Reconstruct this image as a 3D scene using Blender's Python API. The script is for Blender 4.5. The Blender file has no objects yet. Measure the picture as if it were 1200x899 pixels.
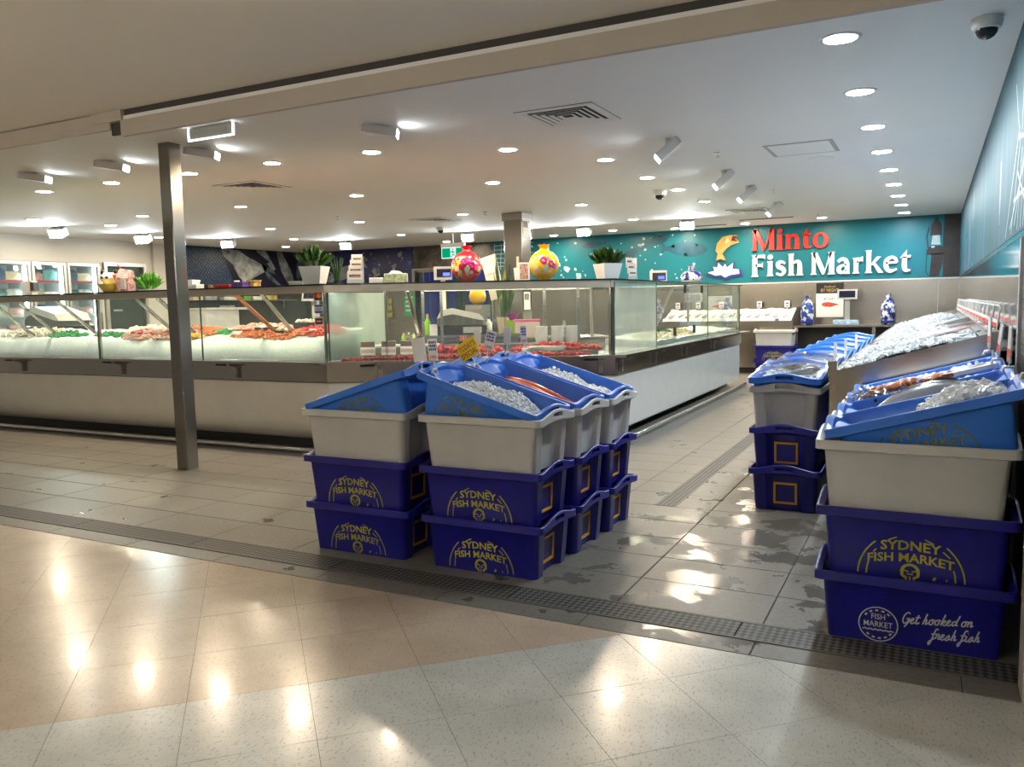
import bpy, math, random
from mathutils import Vector, Matrix, noise as mnoise
from mathutils.geometry import tessellate_polygon
C = bpy.context.scene.collection
S = bpy.context.scene
PI = math.pi
rnd = random.Random(7)

# ------------------------------------------------------------------ camera, world, exposure
cam_d = bpy.data.cameras.new('camera'); cam = bpy.data.objects.new('camera', cam_d); C.objects.link(cam)
cam_d.sensor_fit = 'HORIZONTAL'; cam_d.sensor_width = 36.0; cam_d.lens = 955.55 / 1200 * 36.0
cam_d.clip_start = 0.05; cam_d.clip_end = 200
def _cam():
    f = 955.55
    b = Vector((-1856, -54.5, f)).normalized(); Y = Vector((495, -103.5, f)).normalized()
    X = -b; Z = X.cross(Y).normalized(); Y = Z.cross(X)
    R = Matrix((X, Y, Z))                       # world = R @ (right, down, forward)
    cr, cd, cf = R.col[0], R.col[1], R.col[2]
    M = Matrix((cr, -cd, -cf)).transposed().to_4x4()
    M.translation = Vector((0, 0, 1.5)); return M
cam.matrix_world = _cam(); S.camera = cam
wd = bpy.data.worlds.new('mall_ambience'); S.world = wd; wd.use_nodes = True
wb = wd.node_tree.nodes['Background']; wb.inputs[0].default_value = (1.0, 0.92, 0.78, 1); wb.inputs[1].default_value = 0.05
S.view_settings.view_transform = 'Standard'; S.view_settings.look = 'None'; S.view_settings.gamma = 1.0
S.view_settings.use_curve_mapping = False
S.view_settings.exposure = 1.8
S.cycles.max_bounces = 8; S.cycles.transparent_max_bounces = 16; S.cycles.glossy_bounces = 4
S.cycles.use_denoising = True; S.cycles.caustics_reflective = False; S.cycles.caustics_refractive = False
S.cycles.sample_clamp_indirect = 6.0
WARM, COOL = (1.0, 0.82, 0.60), (0.86, 0.95, 1.0)
P_WARM, P_COOL, P_FLOOD, P_FRONT, P_MALL = 180.0, 150.0, 105.0, 16.0, 32.0       # radiance of the lamp lenses

# ------------------------------------------------------------------ helpers
def lin(h):
    h = h.lstrip('#'); v = [int(h[i:i+2], 16) / 255 for i in (0, 2, 4)]
    return tuple(c / 12.92 if c <= .04045 else ((c + .055) / 1.055) ** 2.4 for c in v) + (1,)
def col(c): return lin(c) if isinstance(c, str) else tuple(c)[:3] + (1,)
class NT:
    def __init__(s, name):
        s.m = bpy.data.materials.new(name); s.m.use_nodes = True; s.t = s.m.node_tree; s.n = s.t.nodes; s.l = s.t.links
        s.b = s.n['Principled BSDF']; s.out = s.n['Material Output']; s._tc = None
    def add(s, typ, **k):
        o = s.n.new(typ)
        for a, v in k.items(): setattr(o, a, v)
        return o
    def co(s, scale=(1, 1, 1), kind='Object', loc=(0, 0, 0)):
        if s._tc is None: s._tc = s.n.new('ShaderNodeTexCoord')
        mp = s.n.new('ShaderNodeMapping'); mp.inputs['Scale'].default_value = scale; mp.inputs['Location'].default_value = loc
        s.l.new(s._tc.outputs[kind], mp.inputs[0]); return mp.outputs[0]
    def noise(s, co, scale, detail=3, rough=.5, out='Fac'):
        o = s.n.new('ShaderNodeTexNoise'); o.inputs['Scale'].default_value = scale; o.inputs['Detail'].default_value = detail
        o.inputs['Roughness'].default_value = rough; s.l.new(co, o.inputs['Vector']); return o.outputs[out]
    def voro(s, co, scale, feature='F1', out='Distance', rand=1.0):
        o = s.n.new('ShaderNodeTexVoronoi'); o.feature = feature; o.inputs['Scale'].default_value = scale
        o.inputs['Randomness'].default_value = rand; s.l.new(co, o.inputs['Vector']); return o.outputs[out]
    def ramp(s, v, stops, interp='LINEAR'):
        o = s.n.new('ShaderNodeValToRGB'); o.color_ramp.interpolation = interp; e = o.color_ramp.elements
        while len(e) > 1: e.remove(e[-1])
        e[0].position = stops[0][0]; e[0].color = col(stops[0][1])
        for p, c in stops[1:]: q = e.new(p); q.color = col(c)
        s.l.new(v, o.inputs[0]); return o.outputs[0]
    def mix(s, f, a, b, mode='MIX'):
        o = s.n.new('ShaderNodeMixRGB'); o.blend_type = mode
        for i, v in enumerate((f, a, b)):
            if hasattr(v, 'is_linked'): s.l.new(v, o.inputs[i])
            elif i == 0: o.inputs[0].default_value = v
            else: o.inputs[i].default_value = col(v)
        return o.outputs[0]
    def math(s, op, a, b=0.0):
        o = s.n.new('ShaderNodeMath'); o.operation = op
        for i, v in enumerate((a, b)):
            if hasattr(v, 'is_linked'): s.l.new(v, o.inputs[i])
            else: o.inputs[i].default_value = v
        return o.outputs[0]
    def put(s, inp, v):
        i = s.b.inputs[inp]
        if hasattr(v, 'is_linked'): s.l.new(v, i)
        else: i.default_value = col(v) if i.type == 'RGBA' else v
    def bump(s, h, strength=.3, dist=.01):
        o = s.n.new('ShaderNodeBump'); o.inputs['Strength'].default_value = strength; o.inputs['Distance'].default_value = dist
        s.l.new(h, o.inputs['Height']); s.l.new(o.outputs[0], s.b.inputs['Normal'])
_mc = {}
def mat(name, c, rough=.5, metal=0.0, var=.06, vscale=6.0, emit=None, es=0.0, spec=.5):
    if name in _mc: return _mc[name]
    t = NT(name); c = col(c)
    if emit is None and var > 0:
        n = t.noise(t.co(), vscale, 4, .6)
        d = tuple(max(0, x * (1 - var * 2)) for x in c[:3]); u = tuple(min(1, x * (1 + var)) for x in c[:3])
        t.put('Base Color', t.ramp(n, [(.3, d), (.7, u)]))
        t.put('Roughness', t.math('ADD', t.math('MULTIPLY', n, .12), rough - .06))
    else: t.put('Base Color', c); t.put('Roughness', rough)
    t.put('Metallic', metal); t.put('Specular IOR Level', spec)
    if emit is not None: t.put('Emission Color', emit); t.put('Emission Strength', es)
    _mc[name] = t.m; return t.m
def lamp_mat(name, c, s):
    if name in _mc: return _mc[name]
    t = NT(name); t.n.remove(t.b); e = t.add('ShaderNodeEmission'); e.inputs[0].default_value = col(c); e.inputs[1].default_value = s
    t.l.new(e.outputs[0], t.out.inputs[0]); _mc[name] = t.m; return t.m
def glass_mat(name, tint, fog=0.05, fogc=(.7, .8, .72), rough=0.02, refl=1.0):
    t = NT(name); t.n.remove(t.b)
    tr = t.add('ShaderNodeBsdfTransparent'); tr.inputs[0].default_value = col(tint)
    gl = t.add('ShaderNodeBsdfGlossy'); gl.inputs['Roughness'].default_value = rough; gl.inputs[0].default_value = (refl, refl, refl, 1)
    df = t.add('ShaderNodeBsdfDiffuse'); df.inputs[0].default_value = col(fogc)
    tl = t.add('ShaderNodeBsdfTranslucent'); tl.inputs[0].default_value = col(fogc)
    fr = t.add('ShaderNodeFresnel'); fr.inputs[0].default_value = 1.45
    ad = t.add('ShaderNodeMixShader'); ad.inputs[0].default_value = .5; t.l.new(df.outputs[0], ad.inputs[1]); t.l.new(tl.outputs[0], ad.inputs[2])
    m1 = t.add('ShaderNodeMixShader')
    n = t.noise(t.co((1, 1, .6)), 3.0, 3, .6)
    t.l.new(t.math('MULTIPLY', t.ramp(n, [(.3, (.8, .8, .8)), (.7, (1, 1, 1))]), fog), m1.inputs[0])
    t.l.new(tr.outputs[0], m1.inputs[1]); t.l.new(ad.outputs[0], m1.inputs[2])
    m2 = t.add('ShaderNodeMixShader'); t.l.new(fr.outputs[0], m2.inputs[0]); t.l.new(m1.outputs[0], m2.inputs[1]); t.l.new(gl.outputs[0], m2.inputs[2])
    t.l.new(m2.outputs[0], t.out.inputs[0]); return t.m
def steel_mat(name, c, rough=.28, stretch=(.6, .6, 60), var=.03):
    t = NT(name); n = t.noise(t.co(stretch), 3.0, 3, .6)
    t.put('Base Color', t.ramp(n, [(.25, tuple(x * (1 - var * 2) for x in col(c)[:3])), (.75, c)]))
    t.put('Roughness', t.math('ADD', t.math('MULTIPLY', n, .06), rough - .03)); t.put('Metallic', 1.0); return t.m

class MB:
    def __init__(s): s.v = []; s.f = []; s.mi = []; s.k = 0; s.M = None
    def at(s, M): s.M = M; return s
    def pt(s, p):
        p = Vector(p)
        if s.M is not None: p = s.M @ p
        s.v.append(p[:]); return len(s.v) - 1
    def face(s, ids): s.f.append(tuple(ids)); s.mi.append(s.k)
    def poly(s, pts): s.face([s.pt(p) for p in pts]); return s
    def box(s, x0, x1, y0, y1, z0, z1):
        i = [s.pt((x, y, z)) for z in (z0, z1) for x, y in ((x0, y0), (x1, y0), (x1, y1), (x0, y1))]
        for q in ((3, 2, 1, 0), (4, 5, 6, 7), (0, 1, 5, 4), (1, 2, 6, 5), (2, 3, 7, 6), (3, 0, 4, 7)): s.face([i[j] for j in q])
        return s
    def prism(s, pts, z0, z1):                    # polygon in xy, extruded in z
        n = len(pts); a = [s.pt((p[0], p[1], z0)) for p in pts]; b = [s.pt((p[0], p[1], z1)) for p in pts]
        if n > 4:
            for t in tessellate_polygon([[Vector((p[0], p[1], 0)) for p in pts]]):
                s.face([b[j] for j in t]); s.face([a[j] for j in reversed(t)])
        else: s.face(b); s.face(a[::-1])
        for j in range(n): s.face((a[j], a[(j + 1) % n], b[(j + 1) % n], b[j]))
        return s
    def loft(s, rings, close=True, cap0=True, cap1=True):
        ids = [[s.pt(p) for p in r] for r in rings]; n = len(rings[0])
        for a, b in zip(ids, ids[1:]):
            for j in range(n if close else n - 1): s.face((a[j], a[(j + 1) % n], b[(j + 1) % n], b[j]))
        if close and cap0: s.face(ids[0][::-1])
        if close and cap1: s.face(ids[-1])
        return s
    def lathe(s, prof, n=20, c=(0, 0, 0), sx=1, sy=1):
        rs = [[(c[0] + r * sx * math.cos(2 * PI * j / n), c[1] + r * sy * math.sin(2 * PI * j / n), c[2] + z) for j in range(n)] for r, z in prof]
        return s.loft(rs)
    def tube(s, path, r, n=6, rs=None):
        path = [Vector(p) for p in path]; rings = []; up = None
        for i, p in enumerate(path):
            d = (path[min(i + 1, len(path) - 1)] - path[max(i - 1, 0)]).normalized()
            if up is None: up = d.orthogonal().normalized()
            u = (up - d * up.dot(d)); u = u.normalized() if u.length > 1e-6 else d.orthogonal().normalized(); up = u; w = d.cross(u)
            rr = rs[i] if rs else r
            rings.append([p + u * (rr * math.cos(2 * PI * j / n)) + w * (rr * math.sin(2 * PI * j / n)) for j in range(n)])
        return s.loft(rings)
    def disc(s, c, r, n=16, z=0.0): s.poly([(c[0] + r * math.cos(2 * PI * j / n), c[1] + r * math.sin(2 * PI * j / n), c[2] + z) for j in range(n)])
    def build(s, name, m, parent=None, smooth=None):
        me = bpy.data.meshes.new(name); me.from_pydata(s.v, [], s.f)
        for x in (m if isinstance(m, (list, tuple)) else [m]): me.materials.append(x)
        me.polygons.foreach_set('material_index', s.mi)
        if smooth is not None:
            me.polygons.foreach_set('use_smooth', [True] * len(s.f)); me.set_sharp_from_angle(angle=math.radians(smooth))
        me.update(); o = bpy.data.objects.new(name, me); C.objects.link(o)
        if parent is not None: o.parent = parent
        return o
def tag(o, label=None, cat=None, group=None, kind=None):
    if label: o['label'] = label
    if cat: o['category'] = cat
    if group: o['group'] = group
    if kind: o['kind'] = kind
    return o
def thing(name, label, cat, loc=(0, 0, 0), rz=0, group=None, rot=None):
    o = bpy.data.objects.new(name, None); C.objects.link(o); o.empty_display_size = .1
    o.location = loc; o.rotation_euler = rot if rot else (0, 0, rz); return tag(o, label, cat, group)
def copy_tree(o, loc=None, rot=None, label=None, group=None):
    r = o.copy(); C.objects.link(r)
    if loc is not None: r.location = loc
    if rot is not None: r.rotation_euler = rot
    if label: r['label'] = label
    if group: r['group'] = group
    for ch in o.children:
        c = ch.copy(); C.objects.link(c); c.parent = r
        for g in ch.children: d = g.copy(); C.objects.link(d); d.parent = c
    return r
def box_obj(name, m, b, parent=None): return MB().box(*b).build(name, m, parent)
_tx = {}
def text_geo(txt, size=1.0, offset=0.0, shear=0.0):
    key = (txt, offset, shear)
    if key not in _tx:
        cu = bpy.data.curves.new('t', 'FONT'); cu.body = txt; cu.size = 1; cu.offset = offset; cu.shear = shear; cu.resolution_u = 2; cu.align_x = 'CENTER'
        o = bpy.data.objects.new('t', cu); C.objects.link(o); dg = bpy.context.evaluated_depsgraph_get()
        me = bpy.data.meshes.new_from_object(o.evaluated_get(dg))
        _tx[key] = ([v.co.to_2d()[:] for v in me.vertices], [tuple(p.vertices) for p in me.polygons])
        bpy.data.objects.remove(o); bpy.data.curves.remove(cu); bpy.data.meshes.remove(me)
    v, f = _tx[key]; return [(x * size, y * size) for x, y in v], f
def add_text(mb, txt, fn, size, offset=0.0, shear=0.0, width=None):
    v, f = text_geo(txt, size, offset, shear)
    if width:
        xs = [p[0] for p in v]; k = width / (max(xs) - min(xs)); m = (max(xs) + min(xs)) / 2; v = [((x - m) * k, y) for x, y in v]
    ids = [mb.pt(fn(x, y)) for x, y in v]
    for q in f: mb.face([ids[i] for i in q])
def cat_rom(P, n=6):
    P = [Vector(p) for p in P]; out = []
    for i in range(len(P) - 1):
        a, b, c, d = P[max(i - 1, 0)], P[i], P[i + 1], P[min(i + 2, len(P) - 1)]
        for k in range(n):
            t = k / n
            out.append(.5 * ((2 * b) + (c - a) * t + (2 * a - 5 * b + 4 * c - d) * t * t + (3 * b - 3 * c + d - a) * t ** 3))
    out.append(P[-1]); return out
def ribbon2d(pts, w):                              # list of quads for a 2-D stroke; w number or list
    q = []; n = len(pts); L = []; R = []
    for i, p in enumerate(pts):
        d = (pts[min(i + 1, n - 1)] - pts[max(i - 1, 0)]); d = d.normalized() if d.length else Vector((1, 0))
        nn = Vector((-d.y, d.x)) * ((w[i] if isinstance(w, list) else w) / 2); L.append(p + nn); R.append(p - nn)
    return [(L[i], R[i], R[i + 1], L[i + 1]) for i in range(n - 1)]
_ICO = None
def lump(mb, c, r, jit=.28, sq=(1, 1, 1)):
    global _ICO
    if _ICO is None:
        g = (1 + 5 ** .5) / 2; V = [Vector(p).normalized() for p in ((-1, g, 0), (1, g, 0), (-1, -g, 0), (1, -g, 0), (0, -1, g), (0, 1, g), (0, -1, -g), (0, 1, -g), (g, 0, -1), (g, 0, 1), (-g, 0, -1), (-g, 0, 1))]
        _ICO = (V, ((0, 11, 5), (0, 5, 1), (0, 1, 7), (0, 7, 10), (0, 10, 11), (1, 5, 9), (5, 11, 4), (11, 10, 2), (10, 7, 6), (7, 1, 8), (3, 9, 4), (3, 4, 2), (3, 2, 6), (3, 6, 8), (3, 8, 9), (4, 9, 5), (2, 4, 11), (6, 2, 10), (8, 6, 7), (9, 8, 1)))
    e = Matrix.Rotation(rnd.random() * 6.28, 3, 'Z') @ Matrix.Rotation(rnd.random() * 3, 3, 'X')
    i0 = len(mb.v)
    for v in _ICO[0]:
        p = e @ v; k = r * (1 + rnd.uniform(-jit, jit)); mb.pt((c[0] + p.x * k * sq[0], c[1] + p.y * k * sq[1], c[2] + p.z * k * sq[2]))
    for f in _ICO[1]: mb.face([i0 + j for j in f])

# ------------------------------------------------------------------ materials
STEEL = steel_mat('brushed_stainless', (.44, .405, .355), .20)
STEEL_D = steel_mat('dull_stainless', (.36, .335, .30), .28)
STEEL_P = steel_mat('pillar_stainless', (.30, .28, .245), .17)
STEEL_W = steel_mat('stainless_wall', (.40, .36, .31), .22, (1, 1, 8))
CHROME = mat('chrome', (.75, .74, .72), .12, 1.0, .04)
WHITE_P = mat('white_plastic', (.72, .71, .68), .4)
WHITE_PAINT = mat('white_paint', (.74, .72, .68), .65, var=.02, vscale=.8)
BLACK = mat('black_plastic', (.012, .012, .013), .35)
DGREY = mat('dark_grey_plastic', (.05, .052, .055), .4)
GREYP = mat('pale_grey_plastic', (.50, .50, .47), .4)
PAPER = mat('white_card', (.80, .79, .76), .6, var=.02)
INK = mat('dark_ink', (.02, .02, .03), .6)
BLUE_INK = mat('blue_ink', (.03, .06, .35), .6); RED_INK = mat('red_ink', (.62, .03, .02), .6)
BLUE_BIN = mat('royal_blue_plastic', (.009, .009, .20), .38, var=.12, vscale=9)
TUB_BLUE = mat('bright_blue_plastic', (.028, .16, .64), .34, var=.06, vscale=7)
WHITE_BIN = mat('milky_white_plastic', (.54, .535, .52), .36, var=.04, vscale=5)
YEL_PRINT = mat('yellow_print', (.40, .36, .012), .5); OLIVE_PRINT = mat('olive_print', (.16, .17, .02), .5)
YEL_FRAME = mat('amber_yellow_plastic', (.74, .36, .01), .45); WHITE_PRINT = mat('white_print', (.62, .62, .60), .5)
ICE = None
def _ice():
    t = NT('crushed_ice'); n = t.noise(t.co(), 60, 3, .6)
    t.put('Base Color', t.ramp(n, [(.3, (.62, .66, .68)), (.7, (.90, .92, .93))])); t.put('Roughness', .10); t.put('Specular IOR Level', .6)
    t.put('Transmission Weight', .08); t.put('IOR', 1.31); t.bump(n, .35, .004); return t.m
ICE = _ice()
ICE_D = (lambda t: (t.put('Base Color', t.ramp(t.noise(t.co(), 22, 5, .7), [(.3, (.30, .335, .36)), (.52, (.55, .58, .60)), (.75, (.86, .88, .90))])), t.put('Roughness', .12), t.bump(t.noise(t.co(), 60, 3), .5, .006), t.m)[-1])(NT('wet_display_ice'))
ICE_BED = (lambda t: (t.put('Base Color', t.ramp(t.noise(t.co(), 45, 5, .7), [(.3, (.60, .66, .62)), (.7, (.88, .92, .88))])), t.put('Roughness', .3), t.bump(t.noise(t.co(), 70, 4, .7), .6, .012), t.m)[-1])(NT('ice_bed'))
GLASS = glass_mat('counter_glass', (.88, .95, .90), .09, (.62, .78, .70))
GLASS_FOG = glass_mat('misted_glass', (.86, .94, .88), .62, (.66, .80, .70))
GLASS_E = mat('green_glass_edge', (.06, .16, .12), .15)
FILM = glass_mat('clear_film', (.96, .97, .98), .05, (.85, .9, .95), .10, .8)
LEAF = (lambda t: (t.put('Base Color', t.ramp(t.noise(t.co(), 14, 3), [(.3, (.008, .032, .006)), (.75, (.05, .13, .018))])), t.put('Roughness', .35), t.m)[-1])(NT('glossy_green_leaf'))

# ------------------------------------------------------------------ structure: floors
def shop_tile_mat(name):
    t = NT(name)
    g = t.add('ShaderNodeNewGeometry'); p = g.outputs['Position']
    oi = t.add('ShaderNodeObjectInfo')
    n1 = t.noise(p, 3.2, 5, .62); n2 = t.noise(p, 38, 3, .6); n3 = t.noise(p, 1.1, 2, .5)
    sep = t.add('ShaderNodeSeparateXYZ'); t.l.new(p, sep.inputs[0])
    base = t.ramp(n2, [(.3, (.126, .115, .097)), (.7, (.182, .169, .145))])
    base = t.mix(t.math('MULTIPLY', oi.outputs['Random'], .25), base, (.13, .12, .108))
    # puddles and drips around the crates: water film with its own outline
    wx = t.math('SUBTRACT', 1.0, t.math('MINIMUM', t.math('ABSOLUTE', t.math('MULTIPLY', t.math('ADD', sep.outputs[0], 1.0), .62)), 1.0))
    wy = t.math('SUBTRACT', 1.0, t.math('MINIMUM', t.math('ABSOLUTE', t.math('MULTIPLY', t.math('SUBTRACT', sep.outputs[1], 5.1), .34)), 1.0))
    zone = t.math('MULTIPLY', t.math('MULTIPLY', wx, wy), .20)
    wet = t.ramp(t.math('ADD', n1, zone), [(.65, (0, 0, 0)), (.665, (1, 1, 1))])
    t.put('Base Color', t.mix(wet, base, (.115, .108, .096)))
    r = t.add('ShaderNodeMixRGB'); t.l.new(wet, r.inputs[0]); r.inputs[1].default_value = (.42, .42, .42, 1); r.inputs[2].default_value = (.16, .16, .16, 1)
    t.l.new(r.outputs[0], t.b.inputs['Roughness']); t.put('Specular IOR Level', .3)
    hb = t.add('ShaderNodeMixRGB'); t.l.new(wet, hb.inputs[0]); t.l.new(n2, hb.inputs[1]); t.l.new(t.noise(p, 26, 2), hb.inputs[2]); t.bump(hb.outputs[0], .12, .004)
    return t.m
TILE = shop_tile_mat('grey_quarry_tile'); GROUT = mat('dark_grout', (.035, .032, .028), .7)
shop_floor = MB().box(-15.7, .5, 3.40, 17.9, -.12, -.006).build('floor', GROUT); tag(shop_floor, kind='structure')
TX, TY, G = .715, .393, .0022
def tile_mesh(w, d, name, m):
    b = MB(); bv = .003
    b.loft([[(0, 0, -.006), (w, 0, -.006), (w, d, -.006), (0, d, -.006)], [(0, 0, -bv), (w, 0, -bv), (w, d, -bv), (0, d, -bv)], [(bv, bv, 0), (w - bv, bv, 0), (w - bv, d - bv, 0), (bv, d - bv, 0)]], cap0=False)
    return b
tm = tile_mesh(TX - 2 * G, TY - 2 * G, 'floor_tile', TILE).build('floor_tile', TILE, shop_floor)
x0t = -.665
n_t = 0; far = MB(); first = True
xs = [x0t + TX * k for k in range(1, -21, -1)]
for j in range(0, 36):
    y = 3.762 + TY * j
    for x in xs:
        if x > .42: continue
        near = (x > -6.9 and y < 7.6 and not (y > 6.6 and x < -2.9)) or (x > -2.9 and y < 10)
        if near and n_t < 298:
            o = tm if first else tm.copy()
            if not first: C.objects.link(o)
            first = False; o.location = (x + G, y + G, 0); n_t += 1
        else:
            far.at(Matrix.Translation((x + G, y + G, 0))); w, d, bv = TX - 2 * G, TY - 2 * G, .003
            far.loft([[(0, 0, -.006), (w, 0, -.006), (w, d, -.006), (0, d, -.006)], [(bv, bv, 0), (w - bv, bv, 0), (w - bv, d - bv, 0), (bv, d - bv, 0)]], cap0=False)
o = far.build('floor_tiling', TILE, shop_floor); o['kind'] = 'stuff'
# border strip of long tiles beside the mall floor
bm = tile_mesh(.79 - 2 * G, .148, 'border_tile', TILE)
bt = None
for k in range(-12, 2):
    x = -.657 + .79 * (k - 0)
    if bt is None: bt = bm.build('border_tile', TILE, shop_floor); o = bt
    else: o = bt.copy(); C.objects.link(o)
    if x + .79 > .42: continue
    o.location = (x + G, 3.402, 0)
o = tile_mesh(.30, .148, 'b', TILE).build('border_tile', TILE, shop_floor); o.location = (.133 + G, 3.402, 0)
# slot drains
def grate_mat():
    t = NT('pressed_grate'); g = t.add('ShaderNodeNewGeometry')
    mp = t.add('ShaderNodeMapping'); mp.inputs['Rotation'].default_value = (0, 0, PI / 4); mp.inputs['Scale'].default_value = (42, 42, 42); t.l.new(g.outputs['Position'], mp.inputs[0])
    ck = t.add('ShaderNodeTexChecker'); ck.inputs['Scale'].default_value = 1.0; t.l.new(mp.outputs[0], ck.inputs[0])
    t.put('Base Color', t.mix(ck.outputs['Fac'], (.018, .017, .016), (.12, .115, .105))); t.put('Specular IOR Level', .25); t.put('Roughness', .55); t.bump(ck.outputs['Fac'], .5, .006); return t.m
GRATE = grate_mat()
def drain(name, x0, x1, y0, y1, segs, label, along='x'):
    d = thing(name, label, 'floor drain', ((x0 + x1) / 2, (y0 + y1) / 2, 0))
    L = (x1 - x0) if along == 'x' else (y1 - y0); w = (y1 - y0) if along == 'x' else (x1 - x0)
    M = Matrix.Identity(4) if along == 'x' else Matrix.Rotation(PI / 2, 4, 'Z')
    for sgn in (-1, 1): MB().at(M).box(-L / 2, L / 2, sgn * w / 2 - .006 - sgn * .006, sgn * w / 2 + .006 - sgn * .006, -.004, .003).build('edge_rail', mat('dull_drain_metal', (.10, .095, .085), .55), d)
    for k in range(segs):
        a = -L / 2 + L * k / segs; MB().at(M).box(a + .004, a + L / segs - .004, -w / 2 + .013, w / 2 - .013, -.005, .002).build('grate', GRATE, d)
    return d
drain('slot_drain', -10.0, .40, 3.555, 3.757, 9, 'long steel grated drain across the shop entrance', 'x')
drain('slot_drain', -1.80, -1.64, 5.72, 9.6, 3, 'short steel grated drain down the aisle between crates and counter', 'y')
# mall floor: diagonal vinyl tiles in two colours
def vinyl(name, a, b, speck, rough):
    t = NT(name); g = t.add('ShaderNodeNewGeometry'); p = g.outputs['Position']
    oi = t.add('ShaderNodeObjectInfo')
    c = t.ramp(t.noise(p, 3, 4, .6), [(.3, a), (.7, b)])
    mp = t.add('ShaderNodeMapping'); mp.inputs['Scale'].default_value = (1, .45, 1); mp.inputs['Rotation'].default_value = (0, 0, .6); t.l.new(p, mp.inputs[0])
    f = t.ramp(t.noise(mp.outputs[0], 105, 2, .5), [(.58, (0, 0, 0)), (.66, (1, 1, 1))])
    c = t.mix(t.math('MULTIPLY', f, .42), c, speck)
    f2 = t.ramp(t.voro(p, 38), [(.06, (1, 1, 1)), (.10, (0, 0, 0))])
    c = t.mix(t.math('MULTIPLY', f2, .8), c, tuple(x * .35 for x in speck))
    t.put('Base Color', c)
    t.put('Roughness', t.math('ADD', t.math('MULTIPLY', t.noise(p, 9, 4, .7), .16), rough)); t.put('Coat Weight', .10); t.put('Coat Roughness', .08)
    t.bump(t.noise(p, 55, 2), .05, .004); return t.m
BEIGE = vinyl('beige_vinyl', (.41, .325, .245), (.49, .395, .30), (.26, .19, .13), .15)
GREYV = vinyl('grey_vinyl', (.41, .41, .375), (.53, .53, .485), (.17, .17, .15), .15)
mall = MB().box(-12, 6, -7, 3.398, -.12, -.002).build('mall_floor', mat('vinyl_seam', (.10, .085, .065), .6)); tag(mall, kind='structure')
q = .645 / math.sqrt(2)
vt = {}
for i in range(-26, 14):
    for j in range(-26, 14):
        u0 = (.21 / math.sqrt(2)) + q * i; v0 = (-4.603 / math.sqrt(2)) + q * j
        cx = (u0 + v0 + q) / math.sqrt(2); cy = (u0 - v0) / math.sqrt(2)   # tile centre
        uc, vc = u0 + q / 2, v0 + q / 2; cx = (uc + vc) / math.sqrt(2); cy = (uc - vc) / math.sqrt(2)
        if not (-6.2 < cx < 1.3 and .6 < cy < 3.398 + q * .7): continue
        if cx < -2.8 - 1.2 and cy < 1.0: continue
        h = q / math.sqrt(2) - .0014; corners = [(cx + h, cy), (cx, cy + h), (cx - h, cy), (cx, cy - h)]
        m = BEIGE if vc < -4.603 / math.sqrt(2) else GREYV
        if cy + h > 3.396:                              # cut along the shop threshold
            pts = []
            for a, b in zip(corners, corners[1:] + corners[:1]):
                if a[1] <= 3.396: pts.append(a)
                if (a[1] - 3.396) * (b[1] - 3.396) < 0: k = (3.396 - a[1]) / (b[1] - a[1]); pts.append((a[0] + (b[0] - a[0]) * k, 3.396))
            if len(pts) < 3: continue
            MB().prism([(p[0] - cx, p[1] - cy) for p in pts], -.002, 0).build('vinyl_tile', m, mall).location = (cx, cy, 0)
        else:
            if m not in vt: vt[m] = MB().prism([(p[0] - cx, p[1] - cy) for p in corners], -.002, 0).build('vinyl_tile', m, mall); o = vt[m]
            else: o = vt[m].copy(); C.objects.link(o)
            o.location = (cx, cy, 0)
o = MB().box(-12, -6.2, -7, 3.396, -.002, -.0004).box(-6.2, 6, -7, .55, -.002, -.0004).box(1.4, 6, .55, 3.396, -.002, -.0004).build('vinyl_sheet', BEIGE, mall); o['kind'] = 'stuff'

# ------------------------------------------------------------------ structure: ceilings, walls
CEIL = mat('ceiling_paint', (.88, .865, .83), .75, var=.015, vscale=.5); MALLC = mat('mall_ceiling_paint', (.86, .85, .79), .75, var=.015, vscale=.5)
ceil = MB().box(-15.8, .6, 3.56, 18, 3.03, 3.13).build('ceiling', CEIL); tag(ceil, kind='structure')
mc = MB().box(-14, 6, -7, 3.52, 2.745, 2.9).build('mall_ceiling', MALLC); tag(mc, kind='structure')
BULK = mat('beige_metal', (.50, .45, .38), .45, var=.02); BULK_D = mat('dark_groove', (.05, .045, .04), .6)
bk = thing('shutter_bulkhead', 'long beige metal shutter bulkhead over the shop entrance', 'bulkhead', (-4.5, 3.5, 2.594)); bk['kind'] = 'structure'; del bk['category']
def bpart(n, m, x0, x1, y0, y1, z0, z1): return MB().box(x0 + 4.5, x1 + 4.5, y0 - 3.5, y1 - 3.5, z0 - 2.594, z1 - 2.594).build(n, m, bk)
bpart('fascia', BULK, -4.5, .6, 3.5, 3.53, 2.584, 2.682); bpart('rail', CEIL, -4.5, .6, 3.505, 3.53, 2.684, 2.706); bpart('groove', BULK_D, -4.5, .6, 3.515, 3.53, 2.706, 2.745)
bpart('fascia', BULK, -14, -4.60, 3.5, 3.53, 2.636, 2.738); bpart('end_block', BULK, -4.75, -4.48, 3.49, 3.53, 2.678, 2.742); bpart('groove', BULK_D, -4.60, -4.505, 3.512, 3.53, 2.60, 2.672)
bpart('upstand', CEIL, -14, .6, 3.53, 3.56, 2.64, 3.12)
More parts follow.
